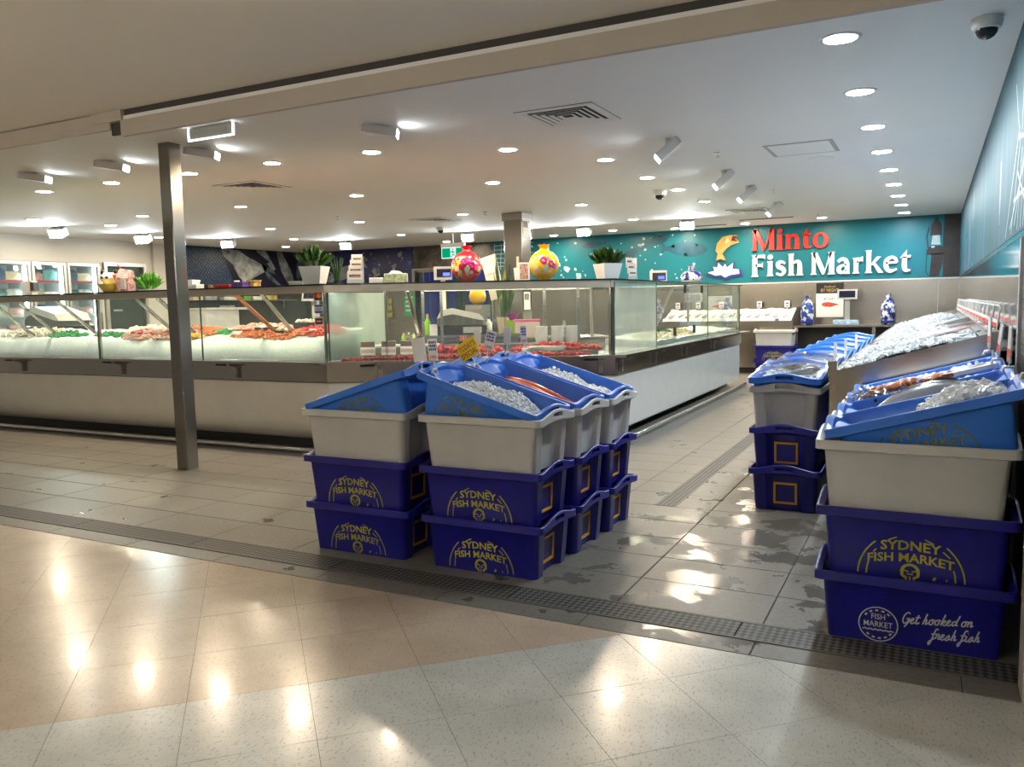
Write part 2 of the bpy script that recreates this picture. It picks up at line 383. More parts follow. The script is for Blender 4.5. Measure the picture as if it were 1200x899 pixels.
# walls
FRIDGE_Y0, FRIDGE_Y1 = 9.18, 11.43
wl = MB().box(-15.9, -15.65, 3.7, 18, 2.53, 3.03).box(-15.9, -15.65, 3.7, FRIDGE_Y0, 0, 2.53).box(-15.9, -15.65, FRIDGE_Y1, 11.50, 0, 2.53).box(-15.9, -15.65, 12.56, 18, 0, 2.53).build('wall_left', mat('cold_room_panel', (.66, .63, .55), .5, var=.03, vscale=.7)); tag(wl, kind='structure')
wr = MB().box(.42, .70, 3.5, 17.9, 0, 3.03).build('wall_right', STEEL_D); tag(wr, kind='structure')
wb_ = MB().box(-15.7, -12.0, 17.8, 18, 0, 3.03).box(-12.0, -9.68, 17.8, 18, 2.44, 3.03).box(-9.68, .6, 17.8, 18, 0, 3.03).build('wall_back', STEEL_D); tag(wb_, kind='structure')
jm = MB().box(.325, .60, 3.392, 3.56, 0, 2.60).build('trim_1', mat('beige_jamb', (.58, .52, .44), .5)); tag(jm, kind='structure')
# polished panels of the right wall (each a sheet with a seam)
POL = (lambda t: (t.put('Base Color', t.ramp(t.noise(t.co((1, .3, 8)), 4, 3), [(.3, (.46, .45, .42)), (.7, (.56, .55, .52))])), t.put('Metallic', 1.0), t.put('Roughness', .07), t.m)[-1])(NT('polished_panel'))
for a, b in ((5.25, 7.6), (7.6, 10.0), (10.0, 12.5), (12.5, 15.1), (15.1, 17.79)):
    o = MB().box(.412, .42, a + .004, b - .004, .02, 1.80).build('panel', POL, wr)
MB().box(.407, .42, 3.55, 17.79, 1.805, 1.835).build('trim', CHROME, wr)
MB().box(.404, .42, 5.16, 5.24, .02, 1.80).build('trim', mat('pale_edge_strip', (.55, .53, .55), .25, .3), wr)
for a, b in ((-9.66, -7.2), (-7.2, -4.8), (-4.8, -2.35), (-2.35, .06), (.06, .415)):
    MB().box(a + .004, b - .004, 17.788, 17.8, .02, 1.82).build('panel', STEEL_W, wb_)
MB().box(-9.66, .415, 17.78, 17.8, 1.815, 1.84).build('trim', mat('white_trim_strip', (.7, .7, .66), .4), wb_)
# pillars
def pillar(name, x0, x1, y0, y1, label):
    p = thing(name, label, 'pillar', ((x0 + x1) / 2, (y0 + y1) / 2, 0)); p['kind'] = 'structure'; del p['category']
    w, d = (x1 - x0) / 2, (y1 - y0) / 2; r = .008
    pts = [(-w + r, -d), (w - r, -d), (w, -d + r), (w, d - r), (w - r, d), (-w + r, d), (-w, d - r), (-w, -d + r)]
    MB().prism(pts, 0, 2.0).build('sheath', STEEL_P, p); MB().prism(pts, 2.002, 3.03).build('sheath', STEEL_P, p); return p
pillar('pillar', -6.36, -6.22, 5.32, 5.46, 'square stainless pillar standing alone on the grey tiles')
p2 = pillar('pillar', -6.52, -6.18, 12.4, 12.75, 'stainless pillar behind the counter with papers stuck on it')
MB().box(-.19, .19, -.195, .195, 2.90, 3.03).build('cap', STEEL_D, p2)

# ------------------------------------------------------------------ murals
def printed(mb_pts_list, name, m, parent, plane, thick=.004):
    b = MB()
    for pts in mb_pts_list:
        n = len(pts); tri = tessellate_polygon([[Vector((p[0], p[1], 0)) for p in pts]]) if n > 4 else [tuple(range(n))]
        ids = [b.pt(plane(p[0], p[1])) for p in pts]
        for t in tri: b.face([ids[i] for i in t])
    o = b.build(name, m, parent)
    if len(mb_pts_list) > 1: o['kind'] = 'stuff'
    return o
def fish_outline(cx, cy, L, H, ang=0, flip=1, tail=.22):
    P = []
    body = [(-.5, 0), (-.42, .22), (-.25, .42), (-.02, .5), (.2, .34), (.36, .12), (.5, .42), (.46, 0), (.5, -.42), (.36, -.12), (.2, -.34), (-.02, -.5), (-.25, -.42), (-.42, -.22)]
    ca, sa = math.cos(ang), math.sin(ang)
    for x, y in body: x *= L * flip; y *= H; P.append((cx + x * ca - y * sa, cy + x * sa + y * ca))
    return P
def blob(cx, cy, r, n=9, j=.4, rx=1.0): return [(cx + r * rx * (1 + rnd.uniform(-j, j)) * math.cos(2 * PI * k / n), cy + r * (1 + rnd.uniform(-j, j)) * math.sin(2 * PI * k / n)) for k in range(n)]
def line_poly(a, b, w):
    a, b = Vector(a), Vector(b); d = (b - a).normalized(); n = Vector((-d.y, d.x)) * w / 2; return [tuple(a + n), tuple(a - n), tuple(b - n), tuple(b + n)]
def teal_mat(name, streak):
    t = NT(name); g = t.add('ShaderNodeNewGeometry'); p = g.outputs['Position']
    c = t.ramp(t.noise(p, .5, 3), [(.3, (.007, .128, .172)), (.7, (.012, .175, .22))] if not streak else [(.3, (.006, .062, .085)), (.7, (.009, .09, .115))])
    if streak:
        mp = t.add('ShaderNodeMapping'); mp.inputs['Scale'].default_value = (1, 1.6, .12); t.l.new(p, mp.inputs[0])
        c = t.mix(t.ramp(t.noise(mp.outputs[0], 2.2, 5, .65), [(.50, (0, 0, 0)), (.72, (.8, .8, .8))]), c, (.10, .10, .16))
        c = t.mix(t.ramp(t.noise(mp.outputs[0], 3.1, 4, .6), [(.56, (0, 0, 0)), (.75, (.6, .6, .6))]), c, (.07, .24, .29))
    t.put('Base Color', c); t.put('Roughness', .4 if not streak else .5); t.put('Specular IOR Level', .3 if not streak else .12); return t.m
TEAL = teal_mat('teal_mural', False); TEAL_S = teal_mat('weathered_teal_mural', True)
MDARK = mat('mural_dark_blue', (.012, .012, .030), .4, var=.25, vscale=2); MSHADE = mat('mural_shadow_fish', (.012, .085, .14), .4, var=.2, vscale=3)
MWHITE = mat('mural_white', (.42, .58, .62), .4, var=.1); MSILV = mat('mural_silver', (.28, .32, .35), .4, var=.35, vscale=4); MBROWN = mat('mural_brown', (.022, .015, .013), .4, var=.3, vscale=5)
def bw(x, z): return (x, 17.774, z)
mt = tag(MB().box(-9.68, .06, 17.778, 17.8, 1.84, 3.03).build('wall_mural', TEAL), 'teal mural with dark fish and white bubbles on the back wall', 'mural')
fl = [fish_outline(-7.0, 2.82, .62, .16, .1), fish_outline(-4.9, 2.62, 1.05, .34, -.08, -1), fish_outline(-6.15, 2.55, .7, .22, .5), fish_outline(-5.5, 2.85, .6, .2, .2, -1), fish_outline(-7.4, 1.96, .7, .10, 0)]
printed(fl, 'printed_fish', MSHADE, mt, bw)
bl = [blob(rnd.uniform(-9.3, -4.6), rnd.uniform(1.95, 2.95), rnd.uniform(.012, .035), 7) for _ in range(70)] + [blob(-8.2, 2.1, .07, 10, .15), blob(-7.7, 2.3, .09, 6, .5), blob(-7.4, 2.1, .09, 6, .5), blob(-5.9, 2.75, .05)]
printed(bl, 'printed_bubbles', MWHITE, mt, bw)
net = []
for k in range(6):
    xa = -9.6 + .19 * k; net += [line_poly((xa, 2.98), (xa + rnd.uniform(-.1, .1), 2.35), .018), line_poly((-9.6, 2.42 + .1 * k), (-8.55, 2.38 + .11 * k + rnd.uniform(-.05, .05)), .018)]
net += [line_poly((-8.15, 2.9), (-8.15, 2.45), .03), line_poly((-8.15, 2.45), (-8.3, 2.55), .03)]
printed(net, 'printed_net', MWHITE, mt, bw)
# brown lantern print at the right end
mt2 = tag(MB().box(.06 - .23, .415, 17.772, 17.7775, 1.84, 3.03).build('lantern_print', TEAL), 'dark print of an old oil lantern at the right end of the teal wall', 'mural')
def bw2(x, z): return (x, 17.770, z)
def bw3(x, z): return (x, 17.768, z)
printed([[(.13, 1.85), (.412, 1.85), (.412, 3.02), (.13, 3.02)]], 'printed_post', MBROWN, mt2, bw2)
printed([[(-.15, 2.28), (.15, 2.28), (.17, 2.36), (.10, 2.44), (-.10, 2.44), (-.16, 2.36)], [(-.10, 2.64), (.10, 2.64), (.09, 2.84), (.05, 2.90), (-.05, 2.90), (-.09, 2.84)], [(-.045, 2.90), (.045, 2.90), (.03, 2.97), (-.03, 2.97)], line_poly((-.13, 2.40), (-.16, 2.62), .025), line_poly((-.16, 2.62), (-.12, 2.80), .025), line_poly((.13, 2.40), (.13, 2.80), .02), [(-.10, 1.86), (.0, 1.86), (.02, 2.3), (-.07, 2.3)], [(.0, 1.86), (.06, 1.86), (.12, 2.1), (.13, 2.3), (.02, 2.3)], line_poly((-.15, 2.3), (-.16, 1.95), .015), line_poly((-.16, 1.95), (-.11, 1.87), .015)], 'printed_lantern', MBROWN, mt2, bw3)
printed([[(-.08, 2.47), (.08, 2.46), (.06, 2.64), (-.06, 2.64)], [(-.07, 2.40), (-.02, 2.41), (-.02, 2.44), (-.08, 2.44)]], 'printed_glass', mat('mural_pale', (.35, .45, .45), .4, var=.2), mt2, lambda x, z: (x, 17.766, z))
# right wall mural
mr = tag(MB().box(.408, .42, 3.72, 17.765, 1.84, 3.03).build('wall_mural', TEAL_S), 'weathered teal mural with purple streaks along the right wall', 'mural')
def rw(y, z): return (.4065, y, z)
net = []
for a, b in (((6.35, 1.86), (5.55, 2.45)), ((5.9, 1.86), (5.45, 2.4)), ((5.5, 1.86), (5.35, 2.3)), ((6.0, 1.9), (5.2, 2.2)), ((5.8, 2.05), (5.1, 2.05)), ((5.6, 2.2), (5.0, 1.95)), ((5.65, 2.4), (4.9, 2.3)), ((5.3, 1.86), (5.2, 2.4)), ((5.15, 1.86), (4.9, 2.5)), ((5.7, 1.9), (5.0, 2.4)), ((5.5, 2.35), (5.9, 2.75)), ((5.4, 2.4), (5.35, 2.9))): net.append(line_poly(a, b, .022))
printed(net, 'printed_net', MWHITE, mr, rw)
printed([line_poly((11.8, 1.86), (11.8, 2.9), .10), line_poly((7.0, 2.0), (7.0, 2.45), .1), [(13.6, 1.86), (14.6, 1.86), (14.4, 2.3), (13.8, 2.35)], [(16.9, 1.86), (17.4, 1.86), (17.4, 2.3), (17.1, 2.4)]], 'printed_marks', mat('mural_purple', (.06, .05, .12), .3, var=.3), mr, rw)
# left wall mural: net and silver fish
def net_mat():
    t = NT('blue_net_print'); g = t.add('ShaderNodeNewGeometry'); mp = t.add('ShaderNodeMapping'); mp.inputs['Rotation'].default_value = (.7, 0, 0); t.l.new(g.outputs['Position'], mp.inputs[0])
    v = t.voro(mp.outputs[0], 15, 'F1', 'Distance', .2); t.put('Base Color', t.ramp(v, [(.25, (.045, .12, .22)), (.55, (.006, .018, .06))])); t.put('Roughness', .4); return t.m
ml = tag(MB().box(-15.65, -15.61, 13.30, 17.78, 2.03, 3.03).build('wall_mural', net_mat()), 'blue fishing net mural with large silver fish on the left wall', 'mural')
def lw(y, z): return (-15.606, y, z)
def lw2(y, z): return (-15.603, y, z)
printed([[(15.2, 2.04), (17.78, 2.04), (17.78, 3.03), (14.8, 3.03), (14.9, 2.6)]], 'printed_backdrop', MDARK, ml, lw)
def lw3(y, z): return (-15.600, y, z)
MPALE = mat('mural_pale_belly', (.34, .37, .37), .4, var=.3, vscale=5); MMID = mat('mural_steel_blue', (.10, .15, .20), .4, var=.4, vscale=4)
printed([[(14.75, 2.97), (14.88, 3.02), (15.6, 2.95), (16.3, 2.62), (16.25, 2.5), (15.9, 2.35), (15.55, 2.2), (15.3, 2.3), (15.1, 2.62), (14.95, 2.72), (14.82, 2.82)]], 'printed_fish', MSILV, ml, lw2)
printed([[(15.15, 2.66), (15.5, 2.75), (15.95, 2.45), (15.62, 2.22), (15.42, 2.17), (15.25, 2.45)]], 'printed_belly', MPALE, ml, lw3)
printed([[(15.3, 3.0), (15.9, 3.0), (16.4, 2.72), (16.1, 2.66), (15.6, 2.84)]], 'printed_backs', MDARK, ml, lw3)
printed([blob(14.97, 2.93, .035, 8, .1)], 'printed_eye', MDARK, ml, lw3)
printed([[(15.9, 3.02), (16.25, 3.02), (16.6, 2.55), (16.5, 2.5)], [(16.65, 3.02), (16.85, 3.02), (17.2, 2.5), (17.3, 2.1), (17.05, 2.15), (16.8, 2.5)]], 'printed_fish', MSILV, ml, lw2)
printed([[(16.1, 2.62), (16.4, 2.4), (16.85, 2.08), (16.78, 2.06), (16.3, 2.3)], [(17.55, 2.95), (17.62, 2.6), (17.5, 2.25), (17.38, 2.35), (17.42, 2.7)], [(16.0, 2.75), (16.5, 2.52), (16.6, 2.42), (16.2, 2.5)]], 'printed_fish', MMID, ml, lw2)
# dark blue splash mural on the back wall, fish photo above the doorway
SPL = (lambda t: (t.put('Base Color', t.ramp(t.noise(t.co((1, 1, 1)), 2.2, 6, .7), [(.45, (.012, .014, .10)), (.66, (.03, .04, .19)), (.78, (.45, .55, .68))])), t.put('Roughness', .4), t.m)[-1])(NT('splash_print'))
md = tag(MB().box(-15.6, -12.02, 17.77, 17.8, 1.95, 3.03).build('wall_mural', SPL), 'dark blue water splash mural left of the doorway', 'mural')
printed([fish_outline(-14.2, 2.45, 1.5, .35, .3), blob(-13.2, 2.4, .12, 9, .6), blob(-12.6, 2.55, .08, 9, .6), blob(-13.6, 2.75, .1, 9, .6), blob(-12.4, 2.85, .07, 9, .5)] + [blob(rnd.uniform(-15, -12.2), rnd.uniform(2.1, 2.95), rnd.uniform(.015, .04), 6) for _ in range(30)], 'printed_splash', MSILV, md, lambda x, z: (x, 17.766, z))
ROCK = (lambda t: (t.put('Base Color', t.ramp(t.noise(t.co(), 3.0, 6, .75), [(.38, (.012, .011, .010)), (.6, (.09, .08, .07)), (.8, (.30, .24, .17))])), t.put('Roughness', .4), t.m)[-1])(NT('seafood_photo_print'))
mp_ = tag(MB().box(-12.0, -9.70, 17.765, 17.8, 2.46, 3.02).build('wall_mural', ROCK), 'dark photo print of fish above the blue strip curtain doorway', 'mural')
printed([fish_outline(-10.2, 2.72, 1.2, .38, .1, -1)], 'printed_fish', mat('mural_grey_fish', (.06, .058, .06), .4, var=.4, vscale=5), mp_, lambda x, z: (x, 17.762, z))
# doorway with strip curtain
box_obj('door_1', mat('dark_passage', (.02, .025, .03), .7), (-12.0, -9.68, 18.6, 18.7, 0, 2.44)); tag(bpy.data.objects['door_1'], kind='structure')
MB().box(-12.05, -11.97, 17.76, 18.0, 0, 2.46).box(-9.72, -9.66, 17.76, 18.0, 0, 2.46).box(-11.97, -9.72, 17.76, 18.0, 2.42, 2.46).build('door_frame', STEEL_D, bpy.data.objects['door_1'])
sc = thing('strip_curtain', 'translucent blue plastic strip curtain hanging in the back doorway', 'curtain', (-10.84, 17.9, 0))
STRIP = [glass_mat('blue_strip', (.10, .22, .75), .55, (.03, .07, .55), .15), glass_mat('dark_strip', (.35, .5, .55), .3, (.10, .18, .22), .15)]
MB().box(-1.13, 1.13, -.02, .02, 2.36, 2.42).build('rail', STEEL_D, sc)
for k in range(12):
    x = -1.03 + .188 * k; MB().box(x - .085, x + .085, -.02 + .012 * (k % 2), -.014 + .012 * (k % 2), .04, 2.37).build('strip', STRIP[0 if k in (1, 2, 3, 5, 8, 9, 10) else 1], sc)

# ------------------------------------------------------------------ ceiling lamps
TRIM = mat('lamp_trim', (.70, .69, .66), .4, var=.0)
L_W = lamp_mat('warm_lamp', WARM, P_WARM); L_C = lamp_mat('cool_lamp', COOL, P_COOL); L_F = lamp_mat('flood_lamp', COOL, P_FLOOD); L_FF = lamp_mat('dim_flood_lamp', COOL, P_FRONT); L_M = lamp_mat('mall_lamp', (1, .95, .84), P_MALL)
def downlight(z, lm, r=.085):
    d = thing('downlight', 'x', 'ceiling light', (0, 0, z))
    b = MB(); n = 20
    b.loft([[(rr * math.cos(2 * PI * j / n), rr * math.sin(2 * PI * j / n), zz) for j in range(n)] for rr, zz in ((r + .025, 0), (r + .022, -.008), (r, -.008), (r - .004, 0))], cap0=False, cap1=False)
    b.build('trim_ring', TRIM, d)
    b = MB(); b.poly([(r * math.cos(-2 * PI * j / n), r * math.sin(-2 * PI * j / n), -.004) for j in range(n)]); b.build('lens', lm, d); return d
warm = [(-3.19, 8.47), (-3.21, 9.97), (-3.19, 11.29), (-3.22, 12.88), (-3.8, 7.36), (-5.0, 6.73), (-6.23, 6.65), (-7.44, 6.63), (-8.7, 6.59), (-9.96, 6.58), (-4.99, 9.22), (-7.09, 9.17), (-9.22, 9.14), (-11.32, 9.10), (-13.04, 8.39), (-4.97, 12.1), (-7.13, 12.08), (-9.24, 12.0), (-11.32, 11.95), (-14.27, 9.68), (-12.96, 9.74), (-12.6, 14.0), (-14.3, 15.6), (-10.2, 14.67), (-10.44, 16.9), (-7.71, 17.1), (-6.18, 16.79), (-5.04, 14.81), (-3.45, 17.1), (-1.96, 16.88), (-3.8, 14.19), (-4.93, 17.2), (-14.32, 11.87)]
cool = [(-.535, 5.36 + 1.441 * k) for k in range(9)]
NUM = 'first second third fourth fifth sixth seventh eighth ninth tenth eleventh twelfth thirteenth fourteenth fifteenth sixteenth seventeenth'.split()
ORD = ('first', 'second', 'third', 'fourth', 'fifth', 'sixth', 'seventh', 'eighth', 'ninth', 'tenth')
d0 = None
for i, (x, y) in enumerate(warm):
    if x < -15.2: continue
    if d0 is None: d = d0 = downlight(3.03, L_W)
    else: d = copy_tree(d0)
    d.location = (x, y, 3.03); rowk = sum(y > v for v in (7.9, 9.45, 10.6, 12.6, 14.4, 16.2)); mates = sorted(a for a, c in warm if sum(c > v for v in (7.9, 9.45, 10.6, 12.6, 14.4, 16.2)) == rowk)
    d['label'] = f'warm white downlight, {ORD[mates.index(x)]} from the left in the {ORD[rowk]} ceiling row from the entrance'; d['group'] = 'warm ceiling downlights'
d1 = None
for i, (x, y) in enumerate(cool):
    if d1 is None: d = d1 = downlight(3.03, L_C, .095)
    else: d = copy_tree(d1)
    d.location = (x, y, 3.03); d['group'] = 'cool downlights along the right wall'
    d['label'] = f'cool white downlight, {ORD[i]} from the entrance in the row beside the right wall'
d2 = None
for i, (x, y) in enumerate(((-7.5, .6), (-4.6, -.6), (-1.6, -.6), (1.4, -.6), (3.6, 1.0), (-6, -3.4), (-3, -3.4), (0, -3.4), (3, -3.4))):
    if d2 is None: d = d2 = downlight(2.745, L_M, .09)
    else: d = copy_tree(d2)
    d.location = (x, y, 2.745); d['label'] = f'warm downlight in the mall ceiling behind the viewer, {ORD[i]} of nine'; d['group'] = 'mall ceiling downlights'
UPL = lamp_mat('added_uplight_tube', (1, .98, .92), 22.0)  # two uplights added out of view to brighten the mall ceiling
for x, l in ((-6.5, 'left'), (-1.5, 'right')):
    o = thing('added_uplight', f'long added trough uplight hanging unseen under the mall ceiling behind the viewer, {l} one', 'ceiling light', (x, -1.6, 2.25)); MB().box(-2.2, 2.2, -.12, .12, -.06, 0).build('trough', TRIM, o); MB().box(-2.15, 2.15, -.05, .05, .001, .02).build('tube', UPL, o)
    for q in (-2, 2): MB().box(q - .01, q + .01, -.01, .01, .02, .495).build('hanger', TRIM, o)
def floodlight(loc, aim, label, grp, lens, L=.26, W=.19, H=.085, drop=.085):
    f = thing('floodlight', label, 'ceiling light', loc, group=grp)
    MB().box(-.02, .02, -.02, .02, -drop, 0).build('stem', TRIM, f)
    Mx = Matrix.Translation((0, 0, -drop - .02)) @ Vector(aim).normalized().to_track_quat('X', 'Z').to_matrix().to_4x4()
    r = lambda x, w, h: [(x, -w, -h), (x, w, -h), (x, w, h), (x, -w, h)]
    MB().at(Mx).loft([r(-L / 2, W * .42, H * .42), r(-L * .4, W * .5, H * .5), r(L / 2, W * .5, H * .5)]).build('housing', TRIM, f)
    b = MB().at(Mx); b.poly([(L / 2 + .002, -W * .46, -H * .44), (L / 2 + .002, W * .46, -H * .44), (L / 2 + .002, W * .46, H * .44), (L / 2 + .002, -W * .46, H * .44)]); b.build('lens', lens, f); return f
for (x, y), w in zip([(-4.22, 5.81), (-6.22, 5.70), (-7.48, 5.68), (-8.77, 5.70)], ('above the crate island', 'just right of the front pillar', 'just left of the front pillar', 'farthest left of the front pillar')):
    floodlight((x, y, 3.03), (.86, .48, -.16), f'white box floodlight with its back to the mall, {w}', 'floodlights above the counter front', L_FF, .30, .15, .07, .03)
for (x, y), w in zip([(-2.28, 7.72), (-2.27, 9.99), (-2.30, 11.52), (-2.30, 13.7)], ('first', 'second', 'third', 'fourth')):
    floodlight((x, y, 3.03), (-.70, -.25, -.62), f'white box floodlight along the aisle side of the ceiling, {w} from the entrance', 'floodlights beside the aisle', L_FF)
for (x, y), w in zip([(-13.9, 9.4), (-13.9, 11.17), (-13.61, 13.09), (-12.09, 15.2), (-8.77, 15.1), (-7.56, 15.4), (-6.31, 15.5), (-4.2, 15.5)], ('leftmost, above the lit fridges', 'above the cold room door', 'before the silver fish mural', 'above the tall leaflet rack', 'left of the inner pillar', 'just right of the inner pillar', 'above the yellow vase', 'farthest right, above the aisle counter')):
    floodlight((x, y, 3.03), (.30 if x < -9 else .12, -.84, -.40), f'bright cool floodlight at the back of the shop, {w}', 'floodlights at the back of the shop', L_F, .2, .26, .15, .07)
# blank light box near the pillar
lb = thing('light_box', 'white rectangular edge lit box hanging beside the front pillar', 'sign', (-5.37, 5.05, 2.975))
MB().box(-.25, .25, -.02, .02, -.046, .046).build('case', GREYP, lb); MB().box(-.255, .262, -.024, -.016, -.056, -.046).box(.25, .262, -.024, -.016, -.046, .046).box(-.262, -.25, -.024, -.016, -.056, .046).build('glow_edge', lamp_mat('edge_glow', COOL, 3.0), lb); MB().box(-.01, .01, -.01, .01, .046, .055).build('stem', TRIM, lb)
# vents
VD = mat('vent_shadow', (.03, .03, .03), .8)
def vent(x, y, h, label, rz=0):
    v = thing('ceiling_vent', label, 'air vent', (x, y, 3.03), rz)
    b = MB(); b.box(-h, h, -h, h, -.004, 0); b.build('backing', VD, v)
    b = MB(); w = .045
    b.box(-h, h, -h, -h + w, -.012, -.004).box(-h, h, h - w, h, -.012, -.004).box(-h, -h + w, -h + w, h - w, -.012, -.004).box(h - w, h, -h + w, h - w, -.012, -.004); b.build('frame', CEIL, v)
    n = 5
    for side in range(4):
        M = Matrix.Rotation(side * PI / 2, 4, 'Z')
        for k in range(n):
            r0 = h - w - .004 - k * (h - w) / (n + .4); r1 = r0 - (h - w) / (n + .4) * .52
            sl = MB().at(M); sl.loft([[(-r0, -r0, -.012), (r0, -r0, -.012), (r1, -r1, -.006), (-r1, -r1, -.006)], [(-r0, -r0, -.009), (r0, -r0, -.009), (r1, -r1, -.0045), (-r1, -r1, -.0045)]]); sl.build('slat', CEIL, v)
    return v
vent(-2.71, 6.34, .335, 'large square louvred ceiling vent over the crate island')
vent(-7.6, 7.75, .335, 'square louvred ceiling vent just right of the front pillar')
vent(-8.0, 12.6, .335, 'square louvred ceiling vent beside the inner pillar')
vent(-2.9, 14.7, .335, 'small looking square ceiling vent in front of the shop sign')
for x, y, l in ((-4.3, 17.0, 'narrow dark ceiling slot vent above the leaping fish'), (-2.9, 16.3, 'narrow dark ceiling slot vent above the sign lettering')):
    v = thing('slot_vent', l, 'air vent', (x, y, 3.03)); MB().box(-.55, .55, -.12, .12, -.006, 0).build('frame', CEIL, v); MB().box(-.5, .5, -.08, .08, -.008, -.006).build('slot', VD, v)
ap = thing('access_panel', 'flush rectangular access panel in the ceiling left of the light row', 'panel', (-1.25, 9.0, 3.03)); MB().box(-.33, .33, -.36, .36, -.004, 0).build('frame', mat('panel_frame', (.42, .41, .4), .5), ap); MB().box(-.29, .29, -.32, .32, -.006, -.004).build('panel', CEIL, ap)
def pos_ceiling_disc(name, label, cat, x, y, r): return tag(MB().lathe([(r, 0), (r, -.006), (r * .85, -.012), (0.001, -.012)], 20, (0, 0, 0)).build(name, CEIL), label, cat)
o = pos_ceiling_disc('ceiling_speaker', 'round flush speaker beside the ceiling access panel', 'speaker', 0, 0, .14); o.location = (-1.15, 9.75, 3.03)
def dome_cam(x, y, label, s=1.0):
    d = thing('dome_camera', label, 'camera', (x, y, 3.03))
    MB().lathe([(.075 * s, 0), (.078 * s, -.02 * s), (.07 * s, -.055 * s), (.055 * s, -.06 * s), (.001, -.06 * s)], 20).build('housing', WHITE_P, d, 40)
    MB().lathe([(.055 * s, -.058 * s)] + [(.055 * s * math.cos(a), (-.06 - .05 * math.sin(a)) * s) for a in (.1, .4, .8, 1.2, 1.5)], 18).build('dome', mat('smoked_dome', (.015, .015, .017), .08), d, 60)
dome_cam(.22, 5.42, 'white dome camera with dark glass at the top of the right wall', 1.05); dome_cam(-3.43, 11.21, 'dome camera on the ceiling midway along the glass counter', 1.2); dome_cam(-8.65, 13.8, 'dome camera on the ceiling near the exit sign', 1.1)
for i, (u, v) in enumerate(((-2.05, 8.72), (-2.05, 12.1), (-1.95, 16.2), (-6.65, 12.0), (-9.0, 11.1), (-11.9, 10.2))):
    s_ = thing('sprinkler', ('small sprinkler head beside the aisle floodlights, nearest the entrance', 'small sprinkler head left of the ceiling access panel', 'small sprinkler head above the shop sign', 'small sprinkler head beside the inner pillar', 'small sprinkler head above the red vase', 'small sprinkler head at the far left of the ceiling')[i], 'sprinkler', (u, v, 3.03), group='ceiling sprinklers')
    MB().lathe([(.035, 0), (.035, -.005), (.012, -.008), (.012, -.04), (.001, -.04)], 12).build('body', CHROME, s_); MB().lathe([(.002, -.048), (.028, -.048), (.028, -.052), (.002, -.052)], 12).build('deflector', STEEL_D, s_)

